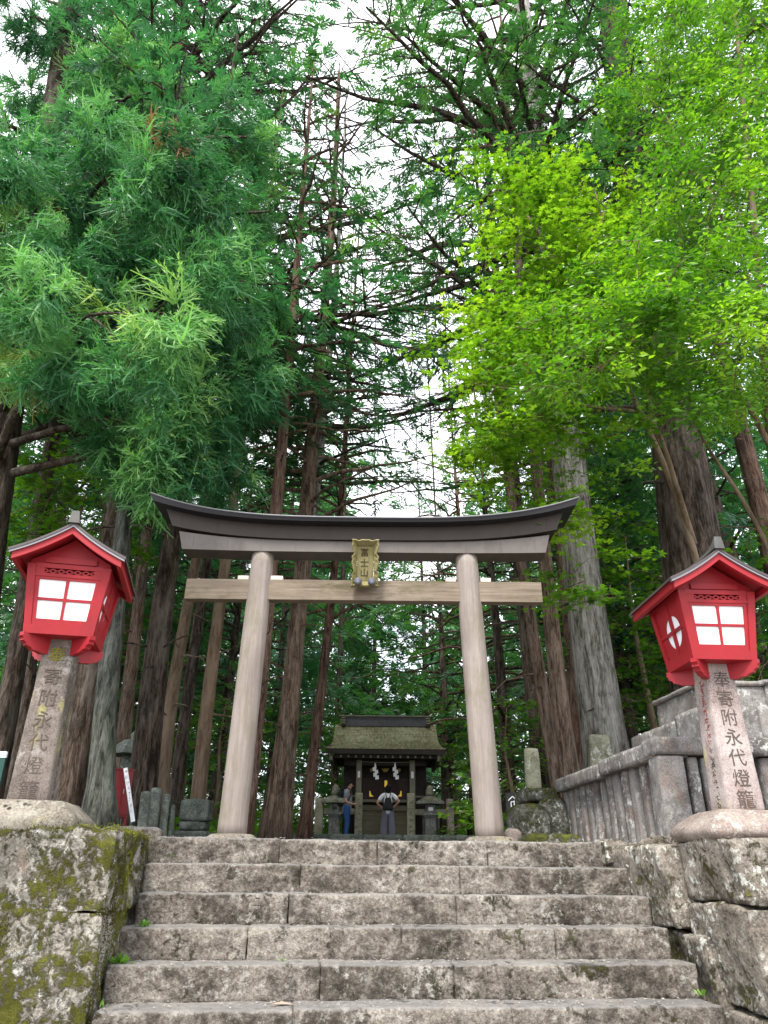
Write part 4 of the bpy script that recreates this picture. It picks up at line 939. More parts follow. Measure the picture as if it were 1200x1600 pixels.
def person(name, label, loc, rz, H, J, shirt, pants, bag, wide, hair_long, phone):
    k = H / 1.70; t = thing(name, label, 'person', loc, rz)
    N = {}; E_ = []
    def nd(n_, p, r): N[n_] = (np.array(p) * k, r * k)
    nd('pelvis', (0, 0, .90), .12); nd('waist', (0, 0, 1.06), .115); nd('chest', J['chest'], .135); nd('nb', J['nb'], .065); nd('neck', J['neck'], .052); nd('chin', J['h1'], .072); nd('skull', J['h2'], .088); nd('top', J['h3'], .06)
    E_ += [('pelvis', 'waist'), ('waist', 'chest'), ('chest', 'nb'), ('nb', 'neck'), ('neck', 'chin'), ('chin', 'skull'), ('skull', 'top')]
    for s, sd in ((1, 'L'), (-1, 'R')):
        nd('sh' + sd, J['sh' + sd], .056); nd('el' + sd, J['el' + sd], .041); nd('wr' + sd, J['wr' + sd], .027); nd('pa' + sd, J['pa' + sd], .034)
        E_ += [('nb', 'sh' + sd), ('sh' + sd, 'el' + sd), ('el' + sd, 'wr' + sd), ('wr' + sd, 'pa' + sd)]
        w_ = np.array(J['wr' + sd]); p_ = np.array(J['pa' + sd]); d = (p_ - w_) / np.linalg.norm(p_ - w_); sdv = np.cross(d, J['palmn' + sd]); sdv /= np.linalg.norm(sdv)
        for f_i, (o_, ln) in enumerate(((-.03, .075), (-.01, .085), (.01, .08), (.03, .062))):
            b = p_ + d * .02 + sdv * o_; m_ = b + d * ln * .55 + np.array(J['curl' + sd]) * ln * .12; e_ = b + d * ln * .9 + np.array(J['curl' + sd]) * ln * .5
            nd(f'fb{sd}{f_i}', b, .0105); nd(f'fm{sd}{f_i}', m_, .009); nd(f'fe{sd}{f_i}', e_, .0075); E_ += [('pa' + sd, f'fb{sd}{f_i}'), (f'fb{sd}{f_i}', f'fm{sd}{f_i}'), (f'fm{sd}{f_i}', f'fe{sd}{f_i}')]
        b = (w_ + p_) / 2 + sdv * -.035; nd('tb' + sd, b, .012); nd('te' + sd, b + d * .05 - sdv * .03, .009); E_ += [('wr' + sd, 'tb' + sd), ('tb' + sd, 'te' + sd)]
        nd('hip' + sd, (0, s * .09, .86), .09); nd('kn' + sd, J['kn' + sd], .058); nd('an' + sd, J['an' + sd], .038); nd('to' + sd, np.array(J['an' + sd]) + (.15, s * .02, -.05), .034)
        E_ += [('pelvis', 'hip' + sd), ('hip' + sd, 'kn' + sd), ('kn' + sd, 'an' + sd), ('an' + sd, 'to' + sd)]
    body = skin('body', N, E_, SKIN, t)
    h2 = np.array(J['h2']) * k; fd = np.array(J['face']); fd = fd / np.linalg.norm(fd); sv = np.cross([0, 0, 1], fd); sv /= np.linalg.norm(sv); uv = np.cross(fd, sv)
    FM = np.stack([fd, sv, uv], 1)
    def fpart(nm, prof_pts, mat, scale=(1, 1, 1), c=(0, 0, 0), n=10):
        mb = MB(); ph = np.linspace(0, pi, 9); mb.lathe([(max(1e-4, sin(a)), -cos(a)) for a in ph], n); mb.V = [((v * np.array(scale) + np.array(c)) * k) @ FM.T + h2 for v in mb.V]; return mb.build(nm, mat, body, smooth=True)
    fpart('nose', 0, SKIN, (.018, .013, .022), (.092, 0, -.025))
    for s in (1, -1): fpart('ear', 0, SKIN, (.02, .010, .03), (.0, s * .088, -.01)); fpart('eye', 0, HAIR, (.008, .013, .006), (.083, s * .034, .0))
    fpart('mouth', 0, m_plain('lips', (.35, .12, .10), .5), (.008, .024, .006), (.078, 0, -.068))
    # hair: shell over skull, cut away at the face
    mb = MB(); n1, n2 = 28, 18; V = []
    for i in range(n2 + 1):
        th = pi * i / n2
        for j in range(n1):
            a = 2 * pi * j / n1; v = np.array([sin(th) * cos(a), sin(th) * sin(a), cos(th)])
            low = cos(a) > .35
            z = v[2]
            lim = .25 if low else (-1.25 if hair_long else -.45)
            r = np.array([.108, .100, .112])
            p = v * r
            if hair_long and not low and z < 0: p[:2] = np.array([cos(a), sin(a)]) * np.array([.11, .103]) * (1 + .06 * -z); p[2] = z * .19
            elif z < lim: p[2] = lim * r[2]; p[:2] *= .8 if low else .9
            p *= 1 + .05 * vnoise(np.array([v * 5]), 3)[0]
            V.append((p * k) @ FM.T + h2 + np.array([0, 0, .012]))
    F = [[i * n1 + j, (i + 1) * n1 + j, (i + 1) * n1 + (j + 1) % n1, i * n1 + (j + 1) % n1] for i in range(n2) for j in range(n1)]
    mb.add(V, F).build('hair', HAIR, body, smooth=True)
    # clothes
    S_ = {}; def_ = lambda n_, p, r: S_.__setitem__(n_, (np.array(p) * k, r * k))
    hem = np.array((0, 0, .86)); c_ = np.array(J['chest'])
    def_('w', (0, 0, 1.04), .150); def_('hem', hem - (0, 0, .07), .168); def_('c', c_, .156); def_('nb', np.array(J['nb']) - (0, 0, .01), .085)
    SE = [('w', 'hem'), ('w', 'c'), ('c', 'nb')]
    for sd in 'LR':
        sh_, el = np.array(J['sh' + sd]), np.array(J['el' + sd]); def_('s' + sd, sh_, .076); def_('e' + sd, lerp(sh_, el, .72), .064); SE += [('nb', 's' + sd), ('s' + sd, 'e' + sd)]
    skin('shirt', S_, SE, shirt, t)
    S_.clear(); SE = [('p', 'w')]; def_('p', (0, 0, .90), .140); def_('w', (0, 0, 1.08), .130)
    for s, sd in ((1, 'L'), (-1, 'R')):
        kn, an = np.array(J['kn' + sd]), np.array(J['an' + sd]); def_('h' + sd, (0, s * .095, .82), .108 + wide * .02); def_('k' + sd, kn, .076 + wide * .05); def_('a' + sd, an + (0, 0, .02), .066 + wide * .075)
        SE += [('p', 'h' + sd), ('h' + sd, 'k' + sd), ('k' + sd, 'a' + sd)]
    skin('trousers', S_, SE, pants, t)
    for sd in 'LR':
        an = np.array(J['an' + sd]); S_.clear(); def_('a', an + (.0, 0, -.02), .05); def_('b', an + (.07, 0, -.05), .045); def_('c', an + (.17, 0, -.055), .036); skin('shoe', S_, [('a', 'b'), ('b', 'c')], HAIR, t)
    # bag on the back
    bc = (c_ * np.array((1, 1, 0)) + np.array(J['bag'])) * k; BL = m_plain('black_bag_cloth', (.012, .012, .015), .7)
    o_bag = thing('backpack', bag[1], 'backpack', t.matrix_basis.to_translation() + Vector((Matrix.Rotation(rz, 3, 'Z') @ Vector(bc))), rz)
    mb = MB()
    if bag[0] == 'pack': stone(mb, (-.085, -.15, -.24), (.085, .15, .22), .03, .07, .006, 10, 3, .01)
    else:
        def wbag(V): V = V.copy(); tt = np.clip((V[:, 2] + .22) / .44, 0, 1); s_ = 1 - .72 * np.clip(tt - .25, 0, 1); V[:, 1] *= s_; V[:, 0] *= .6 + .4 * s_; return V
        stone(mb, (-.075, -.17, -.2), (.075, .17, .2), .03, .065, .008, 12, 5, .012, wbag)
    mb.V = [v * k for v in mb.V]; mb.build('bag', BL, o_bag, smooth=True)
    for s in (1, -1):
        mb = MB(); shp = np.array(J['shL' if s > 0 else 'shR']); 
        pts = [np.array((.0, s * .05, .18)), np.array((.06, s * .085, .29 + bag[2])), np.array((.16, s * .11, .33 + bag[2])), np.array((.29, s * .12, .25 + bag[2])), np.array((.33, s * .13, .1)), np.array((.25, s * .16, -.08)), np.array((.06, s * .15, -.17))]
        mb.tube(np.array(pts) * k, .016 * k, 6); mb.build('strap', BL, o_bag, smooth=True)
    if bag[0] == 'pack':
        mb = MB(); mb.span((-.093, -.06, .02), (-.08, .06, .09)); mb.V = [v * k for v in mb.V]; mb.build('patch', M['white'], o_bag)
    if phone:
        pa = np.array(J['paR']) * k + np.array((.045, .03, .02)); ph_ = Matrix.Rotation(rz, 3, 'Z') @ Vector(pa)
        mb = MB(); stone(mb, (-.075, -.036, -.005), (.075, .036, .005), .02, .004, 0, 1, 1, 0, M=lambda V: V @ roty(R(-18)).T); o = mb.build('phone', M['dkmetal'], None); o.location = Vector(loc) + ph_; o.rotation_euler = (0, 0, rz)
        setp(o, 'dark phone held out by the man in the grey shirt', 'phone')
    return t
J1 = dict(chest=(.02, 0, 1.26), nb=(.02, 0, 1.425), neck=(.045, 0, 1.49), h1=(.085, 0, 1.545), h2=(.075, 0, 1.60), h3=(.065, 0, 1.655), face=(1, -.12, -.10),
          shL=(.0, .17, 1.385), shR=(.0, -.17, 1.385), elL=(-.02, .22, 1.10), elR=(-.03, -.21, 1.10), wrL=(.2, .13, 1.05), wrR=(.20, -.13, 1.03), paL=(.27, .10, 1.06), paR=(.28, -.10, 1.05),
          palmnL=(0, 0, 1.0), palmnR=(0, 0, 1.0), curlL=(0, -.3, .8), curlR=(0, .3, .8), knL=(.02, .10, .48), knR=(.03, -.10, .48), anL=(-.02, .10, .09), anR=(.0, -.11, .09), bag=(-.22, 0, 1.20))
pm = at(541, 1300, 24.0)
person('person', 'man in grey T-shirt and blue jeans with black backpack standing in profile', (pm[0], 24.0, SG - .02), R(-4), 1.69, J1, m_plain('grey_tshirt', (.25, .27, .31), .9, 0, .2, .2, 14), m_plain('blue_jeans', (.035, .085, .24), .9, 0, .2, .35, 12), ('pack', 'black backpack worn by the man in the grey T-shirt', 0.0), 0.0, False, True)
J2 = dict(chest=(.0, 0, 1.25), nb=(.0, 0, 1.415), neck=(.02, 0, 1.48), h1=(.05, -.02, 1.54), h2=(.04, -.015, 1.595), h3=(.03, -.01, 1.65), face=(.8, -.62, .02),
          shL=(.0, .175, 1.375), shR=(.0, -.175, 1.38), elL=(-.07, .36, 1.13), elR=(-.08, -.37, 1.19), wrL=(.03, .19, 1.0), wrR=(.03, -.20, 1.04), paL=(.06, .15, .98), paR=(.06, -.15, 1.02),
          palmnL=(0, 1.0, .2), palmnR=(0, -1.0, .2), curlL=(.3, -.3, -.3), curlR=(.3, .3, -.3), knL=(.02, .12, .48), knR=(.02, -.12, .48), anL=(-.02, .13, .09), anR=(-.02, -.15, .09), bag=(-.215, 0, 1.10))
pw = at(606, 1300, 23.8)
person('person', 'woman in white T-shirt and wide grey trousers with hands on hips seen from behind', (pw[0], 23.8, SG - .02), R(90), 1.58, J2, m_plain('white_tshirt', (.80, .81, .85), .9, 0, .2, .08, 14), m_wood('grey_striped_trousers', (.10, .10, .125), (.15, .15, .185), (.22, .22, .26), 2, 40), ('sack', 'black drawstring backpack worn by the woman in white', .08), 1.0, True, False)

# ================================================================== TREES
def quad_blade(p0, d, side, L, w):
    """thin diamond from p0 along d"""
    return [p0, p0 + d * L * .45 + side * w, p0 + d * L, p0 + d * L * .45 - side * w]
def tmpl_fan(n=7, seed=0, droop=.25, w=.05):
    """flat feathery conifer spray along +x, length 1"""
    rr = random.Random(seed); V = []; F = []
    def addq(q):
        F.append([len(V) + i for i in range(4)]); V.extend(q)
    for i in range(n):
        t = .08 + .85 * i / (n - 1)
        for s in (1, -1):
            a = s * rr.uniform(.45, 1.0); L = (1.0 - t * .62) * rr.uniform(.38, .62); d = np.array([cos(a), sin(a), rr.uniform(-.35, .12)]); d /= np.linalg.norm(d)
            p = np.array([t, 0, -droop * t * t]); sd = np.cross(d, [0, 0, 1.0]); sd = sd / np.linalg.norm(sd) + np.array([0, 0, rr.uniform(-.6, .6)])
            addq(quad_blade(p, d, sd, L, w * rr.uniform(.7, 1.2)))
    addq(quad_blade(np.array([.5, 0, -droop * .2]), np.array([.9, 0, -.42]), np.array([0, 1.0, .2]), .58, w))
    return np.array(V), np.array(F)
def tmpl_tail(n=15, seed=0, seg=3):
    """near cedar spray: upright young tips at the end, long drooping cord-like shoots below"""
    rr = random.Random(seed); V = []; F = []
    for i in range(n):
        t = rr.uniform(.05, 1.0); az = rr.uniform(-1.35, 1.35); up = rr.uniform(-.15, .55) if rr.random() < .62 else rr.uniform(-1.0, -.3)
        d = np.array([cos(az) * cos(up), sin(az) * cos(up), sin(up)]); p = np.array([t * .75, 0, .06 * t]); L = rr.uniform(.35, .75) * (1.15 - .4 * t); w = rr.uniform(.026, .040)
        sd = np.cross(d, [0, 0, 1.0]); sd /= np.linalg.norm(sd) + 1e-6; a = rr.uniform(-1, 1); sd = sd * cos(a) + np.cross(d, sd) * sin(a)
        m = len(V); bend = rr.uniform(.25, .75)
        for k in range(seg + 1):
            s_ = k / seg; q = p + d * L * s_ + np.array([0, 0, -bend * L * s_ * s_]); ww = w * (1 - .75 * s_)
            V += [q + sd * ww, q - sd * ww]
        for k in range(seg): F.append([m + 2 * k, m + 2 * k + 1, m + 2 * k + 3, m + 2 * k + 2])
        # side shootlets
        for k in range(5):
            s_ = .16 + .17 * k; q = p + d * L * s_ + np.array([0, 0, -bend * L * s_ * s_]); dd = d * .8 + sd * (1 if k % 2 else -1) * .7 + np.array([0, 0, -bend * .7 * s_]); dd /= np.linalg.norm(dd)
            m2 = len(V); V += quad_blade(q, dd, np.cross(dd, sd) * .9 + sd * .3, L * .34, w * .6); F.append([m2, m2 + 1, m2 + 2, m2 + 3])
    return np.array(V), np.array(F)
def tmpl_maple(seed=0):
    V = [np.zeros(3)]; F = []
    for a, L in ((-1.75, .55), (-.85, .85), (0, 1.0), (.85, .85), (1.75, .55)):
        d = np.array([cos(a), sin(a), -.12]); s_ = np.array([-sin(a), cos(a), 0]); m = len(V)
        V += [d * L * .48 + s_ * .17, d * L, d * L * .48 - s_ * .17]; F.append([0, m + 2, m + 1, m])
    return np.array(V), np.array(F)
def tmpl_oval():
    V = np.array([(0, 0, 0), (.3, .19, .05), (.68, .17, .03), (1, 0, -.06), (.68, -.17, .03), (.3, -.19, .05), (.3, 0, -.01), (.68, 0, -.02)])
    return V, np.array([(0, 6, 1, 1), (6, 7, 2, 1), (7, 3, 2, 2), (0, 5, 6, 6), (5, 4, 7, 6), (4, 3, 7, 7)])
def clean_quads(F): return F
OV = np.array([(0, 0, 0), (.35, .2, .05), (1, 0, -.07), (.35, -.2, .05), (.5, 0, -.02)])
OVF = np.array([(0, 4, 1, 1)])
T_FAN = [tmpl_fan(9, i, .3, .042) for i in range(4)]
T_FANL = [tmpl_fan(8, 10 + i, .3, .05) for i in range(3)]
T_TAIL = [tmpl_tail(12, i) for i in range(6)]
T_MAPLE = [tmpl_maple()]
T_OVAL = [(np.array([(0, 0, 0), (.4, .2, .05), (1, 0, -.08), (.4, -.2, .05)]), np.array([(0, 3, 2, 1)]))]

def frames(X, nrm):
    """rotation matrices with columns x (along X), y, z (near nrm)"""
    X = X / (np.linalg.norm(X, axis=1)[:, None] + 1e-9)
    Yv = np.cross(nrm, X); Yv /= np.linalg.norm(Yv, axis=1)[:, None] + 1e-9
    Z = np.cross(X, Yv); return np.stack([X, Yv, Z], -1)
def scatter(mb, tmpls, pos, X, size, tint, rng, rollsd=.4, up=(0, 0, 1.0)):
    pos = np.asarray(pos); X = np.asarray(X); N = len(pos)
    if N == 0: return
    nrm = np.asarray(up)[None] + rng.normal(0, rollsd, (N, 3)); Mx = frames(X, nrm) * np.asarray(size)[:, None, None]
    k = rng.integers(0, len(tmpls), N)
    for i, (tv, tf) in enumerate(tmpls):
        s_ = k == i
        if s_.any(): mb.inst(tv, tf, Mx[s_], pos[s_], np.asarray(tint)[s_])

def smooth_path(P, n):
    P = np.asarray(P, float); d = np.concatenate([[0], np.cumsum(np.linalg.norm(np.diff(P, axis=0), axis=1))])
    t = np.linspace(0, d[-1], n); Q = np.stack([np.interp(t, d, P[:, i]) for i in range(3)], -1)
    K = max(1, n // 12)
    for _ in range(2):
        Qp = np.concatenate([np.repeat(Q[:1], K, 0) * 1.0, Q, np.repeat(Q[-1:], K, 0)]); Q2 = np.stack([np.convolve(Qp[:, i], np.ones(2 * K + 1) / (2 * K + 1), 'valid') for i in range(3)], -1); Q2[0] = Q[0]; Q2[-1] = Q[-1]; Q = Q2
    return Q

def trunk_mesh(Pw, rw, seed, sides=22, flare=.5, rough=.10):
    """Pw world path from the ground up, rw radii"""
    h = Pw[:, 2] - Pw[0, 2]
    rr = rw * (1 + flare * np.exp(-h / .45))
    def nz(i, th):
        q = np.stack(np.broadcast_arrays(np.cos(th)[None] * 2.6, np.sin(th)[None] * 2.6, (h * .35)[:, None]), -1)
        q2 = np.stack(np.broadcast_arrays(np.cos(th)[None] * 1.2, np.sin(th)[None] * 1.2, (h * .15)[:, None]), -1)
        root = 1 + (.16 * np.sin(th * 5 + seed)[None]) * np.exp(-h / .4)[:, None] * flare * 2
        return (1 + rough * vnoise(q, seed) + .07 * vnoise(q2, seed + 3)) * root
    mb = MB(); mb.tube(Pw, rr, sides, True, nz); return mb

NBK, SPK, DNK = 1.45, 1.3, 1.05
SHR = np.array([.1, 24.6, 3.0]); SUNV = np.array(_sd)
def conifer(label, pts, D, w0, bark, leaf, z0, z1, Lmax, nb, seed, top=None, wtop=.12, tmpl=None, spray=.34, side=None, dens=1.0, rise=.25, sag=.35, flare=.45, name='cedar_tree', dead=6, group=None, az=None, gz=None, wpts=None, cat='tree', twig_r=1.0, crown_shape=.5, bare=.32, parts=True, corr=.65):
    """pts: trunk line in picture points on the plane Y = D, from the ground up; w0: trunk width in picture points at the first point"""
    rng = np.random.default_rng(seed)
    nb = int(nb * NBK); spray = spray * SPK; dens = dens * DNK
    W = np.array([at(x, y, D) for x, y in pts])
    g0 = ground_z(D) - .12 if gz is None else gz
    dv = W[1] - W[0]; W = np.vstack([W[0] + dv * ((g0 - W[0][2]) / dv[2]), W]) if W[0][2] > g0 + .05 else W
    if top is None: top = W[-1][2] + 4
    dv = W[-1] - W[-2]; dv = dv / np.linalg.norm(dv)
    if W[-1][2] < top: W = np.vstack([W, W[-1] + (np.array([0, 0, 1.0]) * .6 + dv * .4) * (top - W[-1][2])])
    # width in metres at the first point
    q = W[1] - CAM; depth = q @ _F; r0 = .5 * w0 * depth / F_PX
    n = max(24, int((top - g0) * 1.6)); P = smooth_path(W, n); h = P[:, 2]
    if wpts is None: rad = r0 * (1 - (1 - wtop) * np.clip((h - g0) / (top - g0), 0, 1) ** .9)
    else:
        zz = [at(x, y, D)[2] for x, y, _ in wpts]; ww = [.5 * w * ((at(x, y, D) - CAM) @ _F) / F_PX for x, y, w in wpts]
        o_ = np.argsort(zz); rad = np.interp(h, np.array(zz)[o_], np.array(ww)[o_])
        rad = np.where(h > max(zz), rad * np.clip(1 - .8 * (h - max(zz)) / max(.1, top - max(zz)), .1, 1), rad)
    base = P[0].copy(); t = thing(name, label, cat, base, 0, group)
    tm = trunk_mesh(P, rad, seed, 26 if r0 > .25 else 16, flare)
    fm = MB(); br = fm
    def trunk_at(z):
        return np.array([np.interp(z, h, P[:, i]) for i in range(3)]), np.interp(z, h, rad)
    pos, dirs, size, tint = [], [], [], []
    for i in range(dead):     # thin dead snags on the bare trunk
        z = rng.uniform(max(g0 + 1.5, z0 - (z0 - g0) * .75), z0) if z0 > g0 + 2 else z0
        c, r = trunk_at(z); a = rng.uniform(0, 2 * pi); L = rng.uniform(.25, 1.3); d = np.array([cos(a), sin(a), rng.uniform(-.25, .25)])
        k = np.linspace(0, 1, 5)[:, None]; pp = c + d * (r * .8 + L * k) + np.array([0, 0, -.22 * L]) * k ** 2 + rng.normal(0, .03, (5, 3)) * k
        br.tube(pp, np.linspace(.022, .006, 5) * twig_r, 5, False)
    for i in range(nb):
        u = (i + rng.random()) / nb; z = lerp(z0, z1, u); c, r = trunk_at(min(z, top - .1))
        if az is None: a = i * 2.4 + rng.normal(0, .5)
        else: a = az[0] + rng.uniform(-1, 1) * az[1]
        L = Lmax * (1 - crown_shape * u ** 1.3) * rng.uniform(.55, 1.1)
        if side is not None: L *= 1 + side[1] * cos(a - side[0])
        if L < .3: continue
        dh = np.array([cos(a), sin(a), 0]); rs_ = rise + rng.normal(0, .16); sg_ = sag * rng.uniform(.5, 1.3)
        m = 9; k = np.linspace(0, 1, m); wob = np.cumsum(rng.normal(0, .035 * L / 3, (m, 3)), 0); wob[0] = 0
        pp = c + dh * (r * .7) + dh * (L * k)[:, None] + np.array([0, 0, 1.0]) * (L * (rs_ * k - sg_ * k ** 2 + .12 * k ** 4))[:, None] + wob
        if np.hypot(pp[-1][0] - .1, pp[-1][1] - 23.6) < 4.0 and pp[-1][2] < 8: continue
        rb = (.016 + .013 * L) * twig_r
        br.tube(pp, rb * (1 - .85 * k), 5 if L < 2.5 else 6, False)
        # secondary twigs with sprays
        nt = max(3, int(L * 3.2 * dens))
        for j in range(nt):
            s_ = lerp(bare, 1.0, (j + rng.random() * .8) / nt); b = np.array([np.interp(s_, k, pp[:, q_]) for q_ in range(3)])
            td = pp[min(m - 1, int(s_ * (m - 1)) + 1)] - pp[int(s_ * (m - 1)) if s_ < 1 else m - 2]; td = td / (np.linalg.norm(td) + 1e-9)
            sd = (1 if j % 2 else -1); a2 = sd * rng.uniform(.5, 1.1); ca, sa = cos(a2), sin(a2)
            d2 = np.array([td[0] * ca - td[1] * sa, td[0] * sa + td[1] * ca, td[2] * .6 + rng.normal(-.05, .14)]); d2 /= np.linalg.norm(d2)
            l2 = L * (.42 - .22 * s_) * rng.uniform(.6, 1.15) + .18
            kk = np.linspace(0, 1, 4)[:, None]; tp = b + d2 * l2 * kk + np.array([0, 0, -.18 * l2]) * kk ** 2
            br.tube(tp, np.array([.010, .008, .006, .003]) * (.6 + .15 * L) * twig_r, 3, False)
            nsp = max(2, int(l2 / spray * 2.6 * dens))
            tn = np.clip(rng.normal(.42, .2), 0, 1)
            for q_ in range(nsp):
                e = (q_ + .6 * rng.random() + .3) / nsp; p_ = b + d2 * l2 * e + np.array([0, 0, -.18 * l2]) * e * e
                a3 = rng.normal(0, .75); dd = np.array([d2[0] * cos(a3) - d2[1] * sin(a3), d2[0] * sin(a3) + d2[1] * cos(a3), d2[2] - .15 + rng.normal(0, .22)])
                if corr and abs(p_[0] - .25) < 2.3 and 9 < p_[1] < 31 and p_[2] < p_[1] and rng.random() < (corr if p_[2] < .68 * p_[1] else corr * .45): continue
                if (p_[0] - .1) ** 2 + (p_[1] - 23.5) ** 2 < 30 and rng.random() < .85: continue
                if p_[1] < 32 and np.hypot(p_[0] - .1, p_[1] - 23.6) < 4.5 + .26 * p_[2] and rng.random() < (.92 if D > 20 else .45): continue
                if abs(p_[0] / p_[1] + .085) < .045 and p_[2] > 1.2 * p_[1] and rng.random() < .75: continue
                w_ = p_ - SHR; w_ = w_ - SUNV * (w_ @ SUNV)
                if w_ @ w_ < 8 and rng.random() < .8: continue
                pos.append(p_ + rng.normal(0, .04, 3)); dirs.append(dd); size.append(spray * rng.uniform(.65, 1.25)); tint.append(np.clip(tn + rng.normal(0, .12), 0, 1))
    nbark = sum(len(f) for f in fm.F)      # limbs and twigs come first in the crown mesh, then the needles
    scatter(fm, tmpl or T_FAN, np.array(pos), np.array(dirs), np.array(size), np.array(tint), rng, .35)
    tr = tm.build('trunk', BARK[bark], t, smooth=True, off=base)
    cw = fm.build('crown', [LEAF[leaf], BARK['dark' if bark in ('grey', 'green') else bark]], t, tint=True, off=base)
    mi = np.zeros(len(cw.data.polygons), np.int32); mi[:nbark] = 1; cw.data.polygons.foreach_set('material_index', mi)
    return t

def leafy(label, trunks, tiers, leaf, tmpl, lsize, seed, bark='smooth', name='maple_tree', cat='tree', per=42, rad=(.45, .8), flat=.10, jit=.25, group=None, base=None, twig=True, leafdroop=-.15, rough_orient=.35):
    """trunks: list of (world points, r0, r1); tiers: spray centres in world space, each a flat layered spray of leaves"""
    rng = np.random.default_rng(seed); t = thing(name, label, cat, base if base is not None else trunks[0][0][0], 0, group); off = np.array(t.location)
    tm = MB(); allp = []
    for P, r0, r1 in trunks:
        Q = smooth_path(P, max(14, len(P) * 6)); tm.tube(Q, np.linspace(r0, r1, len(Q)), 9, True); allp.append(Q)
    allp = np.concatenate(allp); fm = MB()
    pos, dirs, size, tint, ups = [], [], [], [], []
    tiers = sorted(tiers, key=lambda c: np.min(np.linalg.norm(allp - c, axis=1)))
    for c in tiers:
        c = np.asarray(c, float); j = np.argmin(np.linalg.norm((allp - c) * np.array([1, 1, 1.6]) + np.array([0, 0, .25 * np.linalg.norm(allp[:, :2] - c[:2], axis=1).mean()]), axis=1)); b = allp[j]
        k = np.linspace(0, 1, 8)[:, None]; L = np.linalg.norm(c - b)
        pp = b + (c - b) * k + np.array([0, 0, .12 * L]) * (k * (1 - k) * 4) + np.cumsum(rng.normal(0, .02, (8, 3)), 0) * k
        if twig: tm.tube(pp, (.005 + .006 * L) * (1 - .8 * k[:, 0]), 4, False)
        allp = np.concatenate([allp, pp[3:]])
        R_ = rng.uniform(*rad); hd = c[:2] - b[:2]; hd = hd / (np.linalg.norm(hd) + 1e-6); hd3 = np.array([hd[0], hd[1], rng.uniform(-.25, .1)])
        tn = np.clip(rng.normal(.45, .27), 0, 1); N = int(per * rng.uniform(.7, 1.3) * (R_ / np.mean(rad)) ** 2)
        tilt = rng.normal(0, .12, 2)
        # a few twiglets radiate inside the spray; leaves sit along them
        for w in range(9):
            a = rng.normal(0, .95); ca, sa = cos(a), sin(a); d = np.array([hd[0] * ca - hd[1] * sa, hd[0] * sa + hd[1] * ca, 0]); d[2] = tilt @ d[:2] - .08
            l = R_ * rng.uniform(.6, 1.2)
            if twig and w < 5: tm.tube(np.array([c, c + d * l * .5, c + d * l * .95 + np.array([0, 0, -.05 * l])]), [.005, .004, .002], 3, False)
            n_ = max(2, N // 9); e = rng.random(n_) ** .7; P_ = c + d * (l * e)[:, None] + np.stack([rng.normal(0, jit * R_, n_) * e, rng.normal(0, jit * R_, n_) * e, rng.normal(0, flat * R_, n_) - .05 * l * e], -1)
            aa = rng.normal(0, .9, n_); X_ = np.stack([d[0] * np.cos(aa) - d[1] * np.sin(aa), d[0] * np.sin(aa) + d[1] * np.cos(aa), np.full(n_, leafdroop) + rng.normal(0, .2, n_)], -1)
            pos.append(P_); dirs.append(X_); size.append(lsize * rng.uniform(.65, 1.25, n_)); tint.append(np.clip(tn + rng.normal(0, .13, n_), 0, 1))
    scatter(fm, tmpl, np.concatenate(pos), np.concatenate(dirs), np.concatenate(size), np.concatenate(tint), rng, rough_orient)
    tm.build('trunk', BARK[bark], t, smooth=True, off=off); fm.build('crown', LEAF[leaf], t, tint=True, off=off)
    return t
def px_tiers(rng, poly, n, Yr, layer=0.0):
    """random points inside a picture polygon, spread over the depth range Yr"""
    off_ = poly[0][0] * .13; poly = np.array(poly, float); lo, hi = poly.min(0), poly.max(0); out = []
    while len(out) < n:
        p = rng.uniform(lo, hi); x, y = p; ins = False; j = len(poly) - 1
        for i in range(len(poly)):
            if (poly[i, 1] > y) != (poly[j, 1] > y) and x < (poly[j, 0] - poly[i, 0]) * (y - poly[i, 1]) / (poly[j, 1] - poly[i, 1]) + poly[i, 0]: ins = not ins
            j = i
        if ins and fbm(np.array([[x * .012, y * .016, off_]]), 6, 2)[0] > -.32 + rng.normal(0, .12):
            p = p + rng.normal(0, 26, 2); w = at(p[0], p[1], rng.uniform(*Yr))
            if layer: w[2] = round(w[2] / layer + .12 * w[0]) * layer - .12 * w[0] * layer + rng.normal(0, .05)
            out.append(w)
    return out

# ---- the large pale trunk and the tall trees on the right
conifer('massive pale grey cedar trunk just right of the gate', [(955, 1232), (945, 1160), (937, 1100), (908, 900), (887, 700), (862, 480), (845, 300), (830, 150), (815, 0), (806, -90)], 14, 74, 'grey', 'mid', 9, 25, 6.0, 60, 101, top=26, corr=.25,
        wpts=[(955, 1232, 84), (945, 1160, 72), (937, 1100, 66), (908, 900, 56), (887, 700, 50), (862, 480, 38), (845, 300, 30), (830, 150, 26), (806, -90, 20)], spray=.36, dens=.62, side=(pi, .3), rise=.28, sag=.28, dead=8, bare=.5, flare=.2, twig_r=1.45)
conifer('slim reddish cedar hidden behind the left edge of the massive pale trunk', [(910, 1230), (905, 1050), (880, 855), (860, 700), (833, 480), (797, 200), (785, 80), (776, -80)], 17, 32, 'red', 'cool', 11, 30, 4.4, 34, 102, top=31, wtop=.14, dens=.6, side=(pi, .3))
conifer('straight brown cedar trunk just behind the right end of the gate', [(892, 1240), (885, 1205), (854, 900), (842, 780), (826, 600), (810, 400)], 12.5, 35, 'brown', 'mid', 9, 18, 3.0, 20, 103, top=20, wtop=.14, dens=.6, flare=.15)
conifer('thin leaning brown trunk with short dead snags right of the right pillar', [(874, 1250), (868, 1222), (848, 1080), (815, 880), (795, 760), (770, 560)], 13.5, 25, 'brown', 'cool', 9, 19, 2.6, 18, 104, top=20, wtop=.14, dens=.6, flare=.15, dead=14)
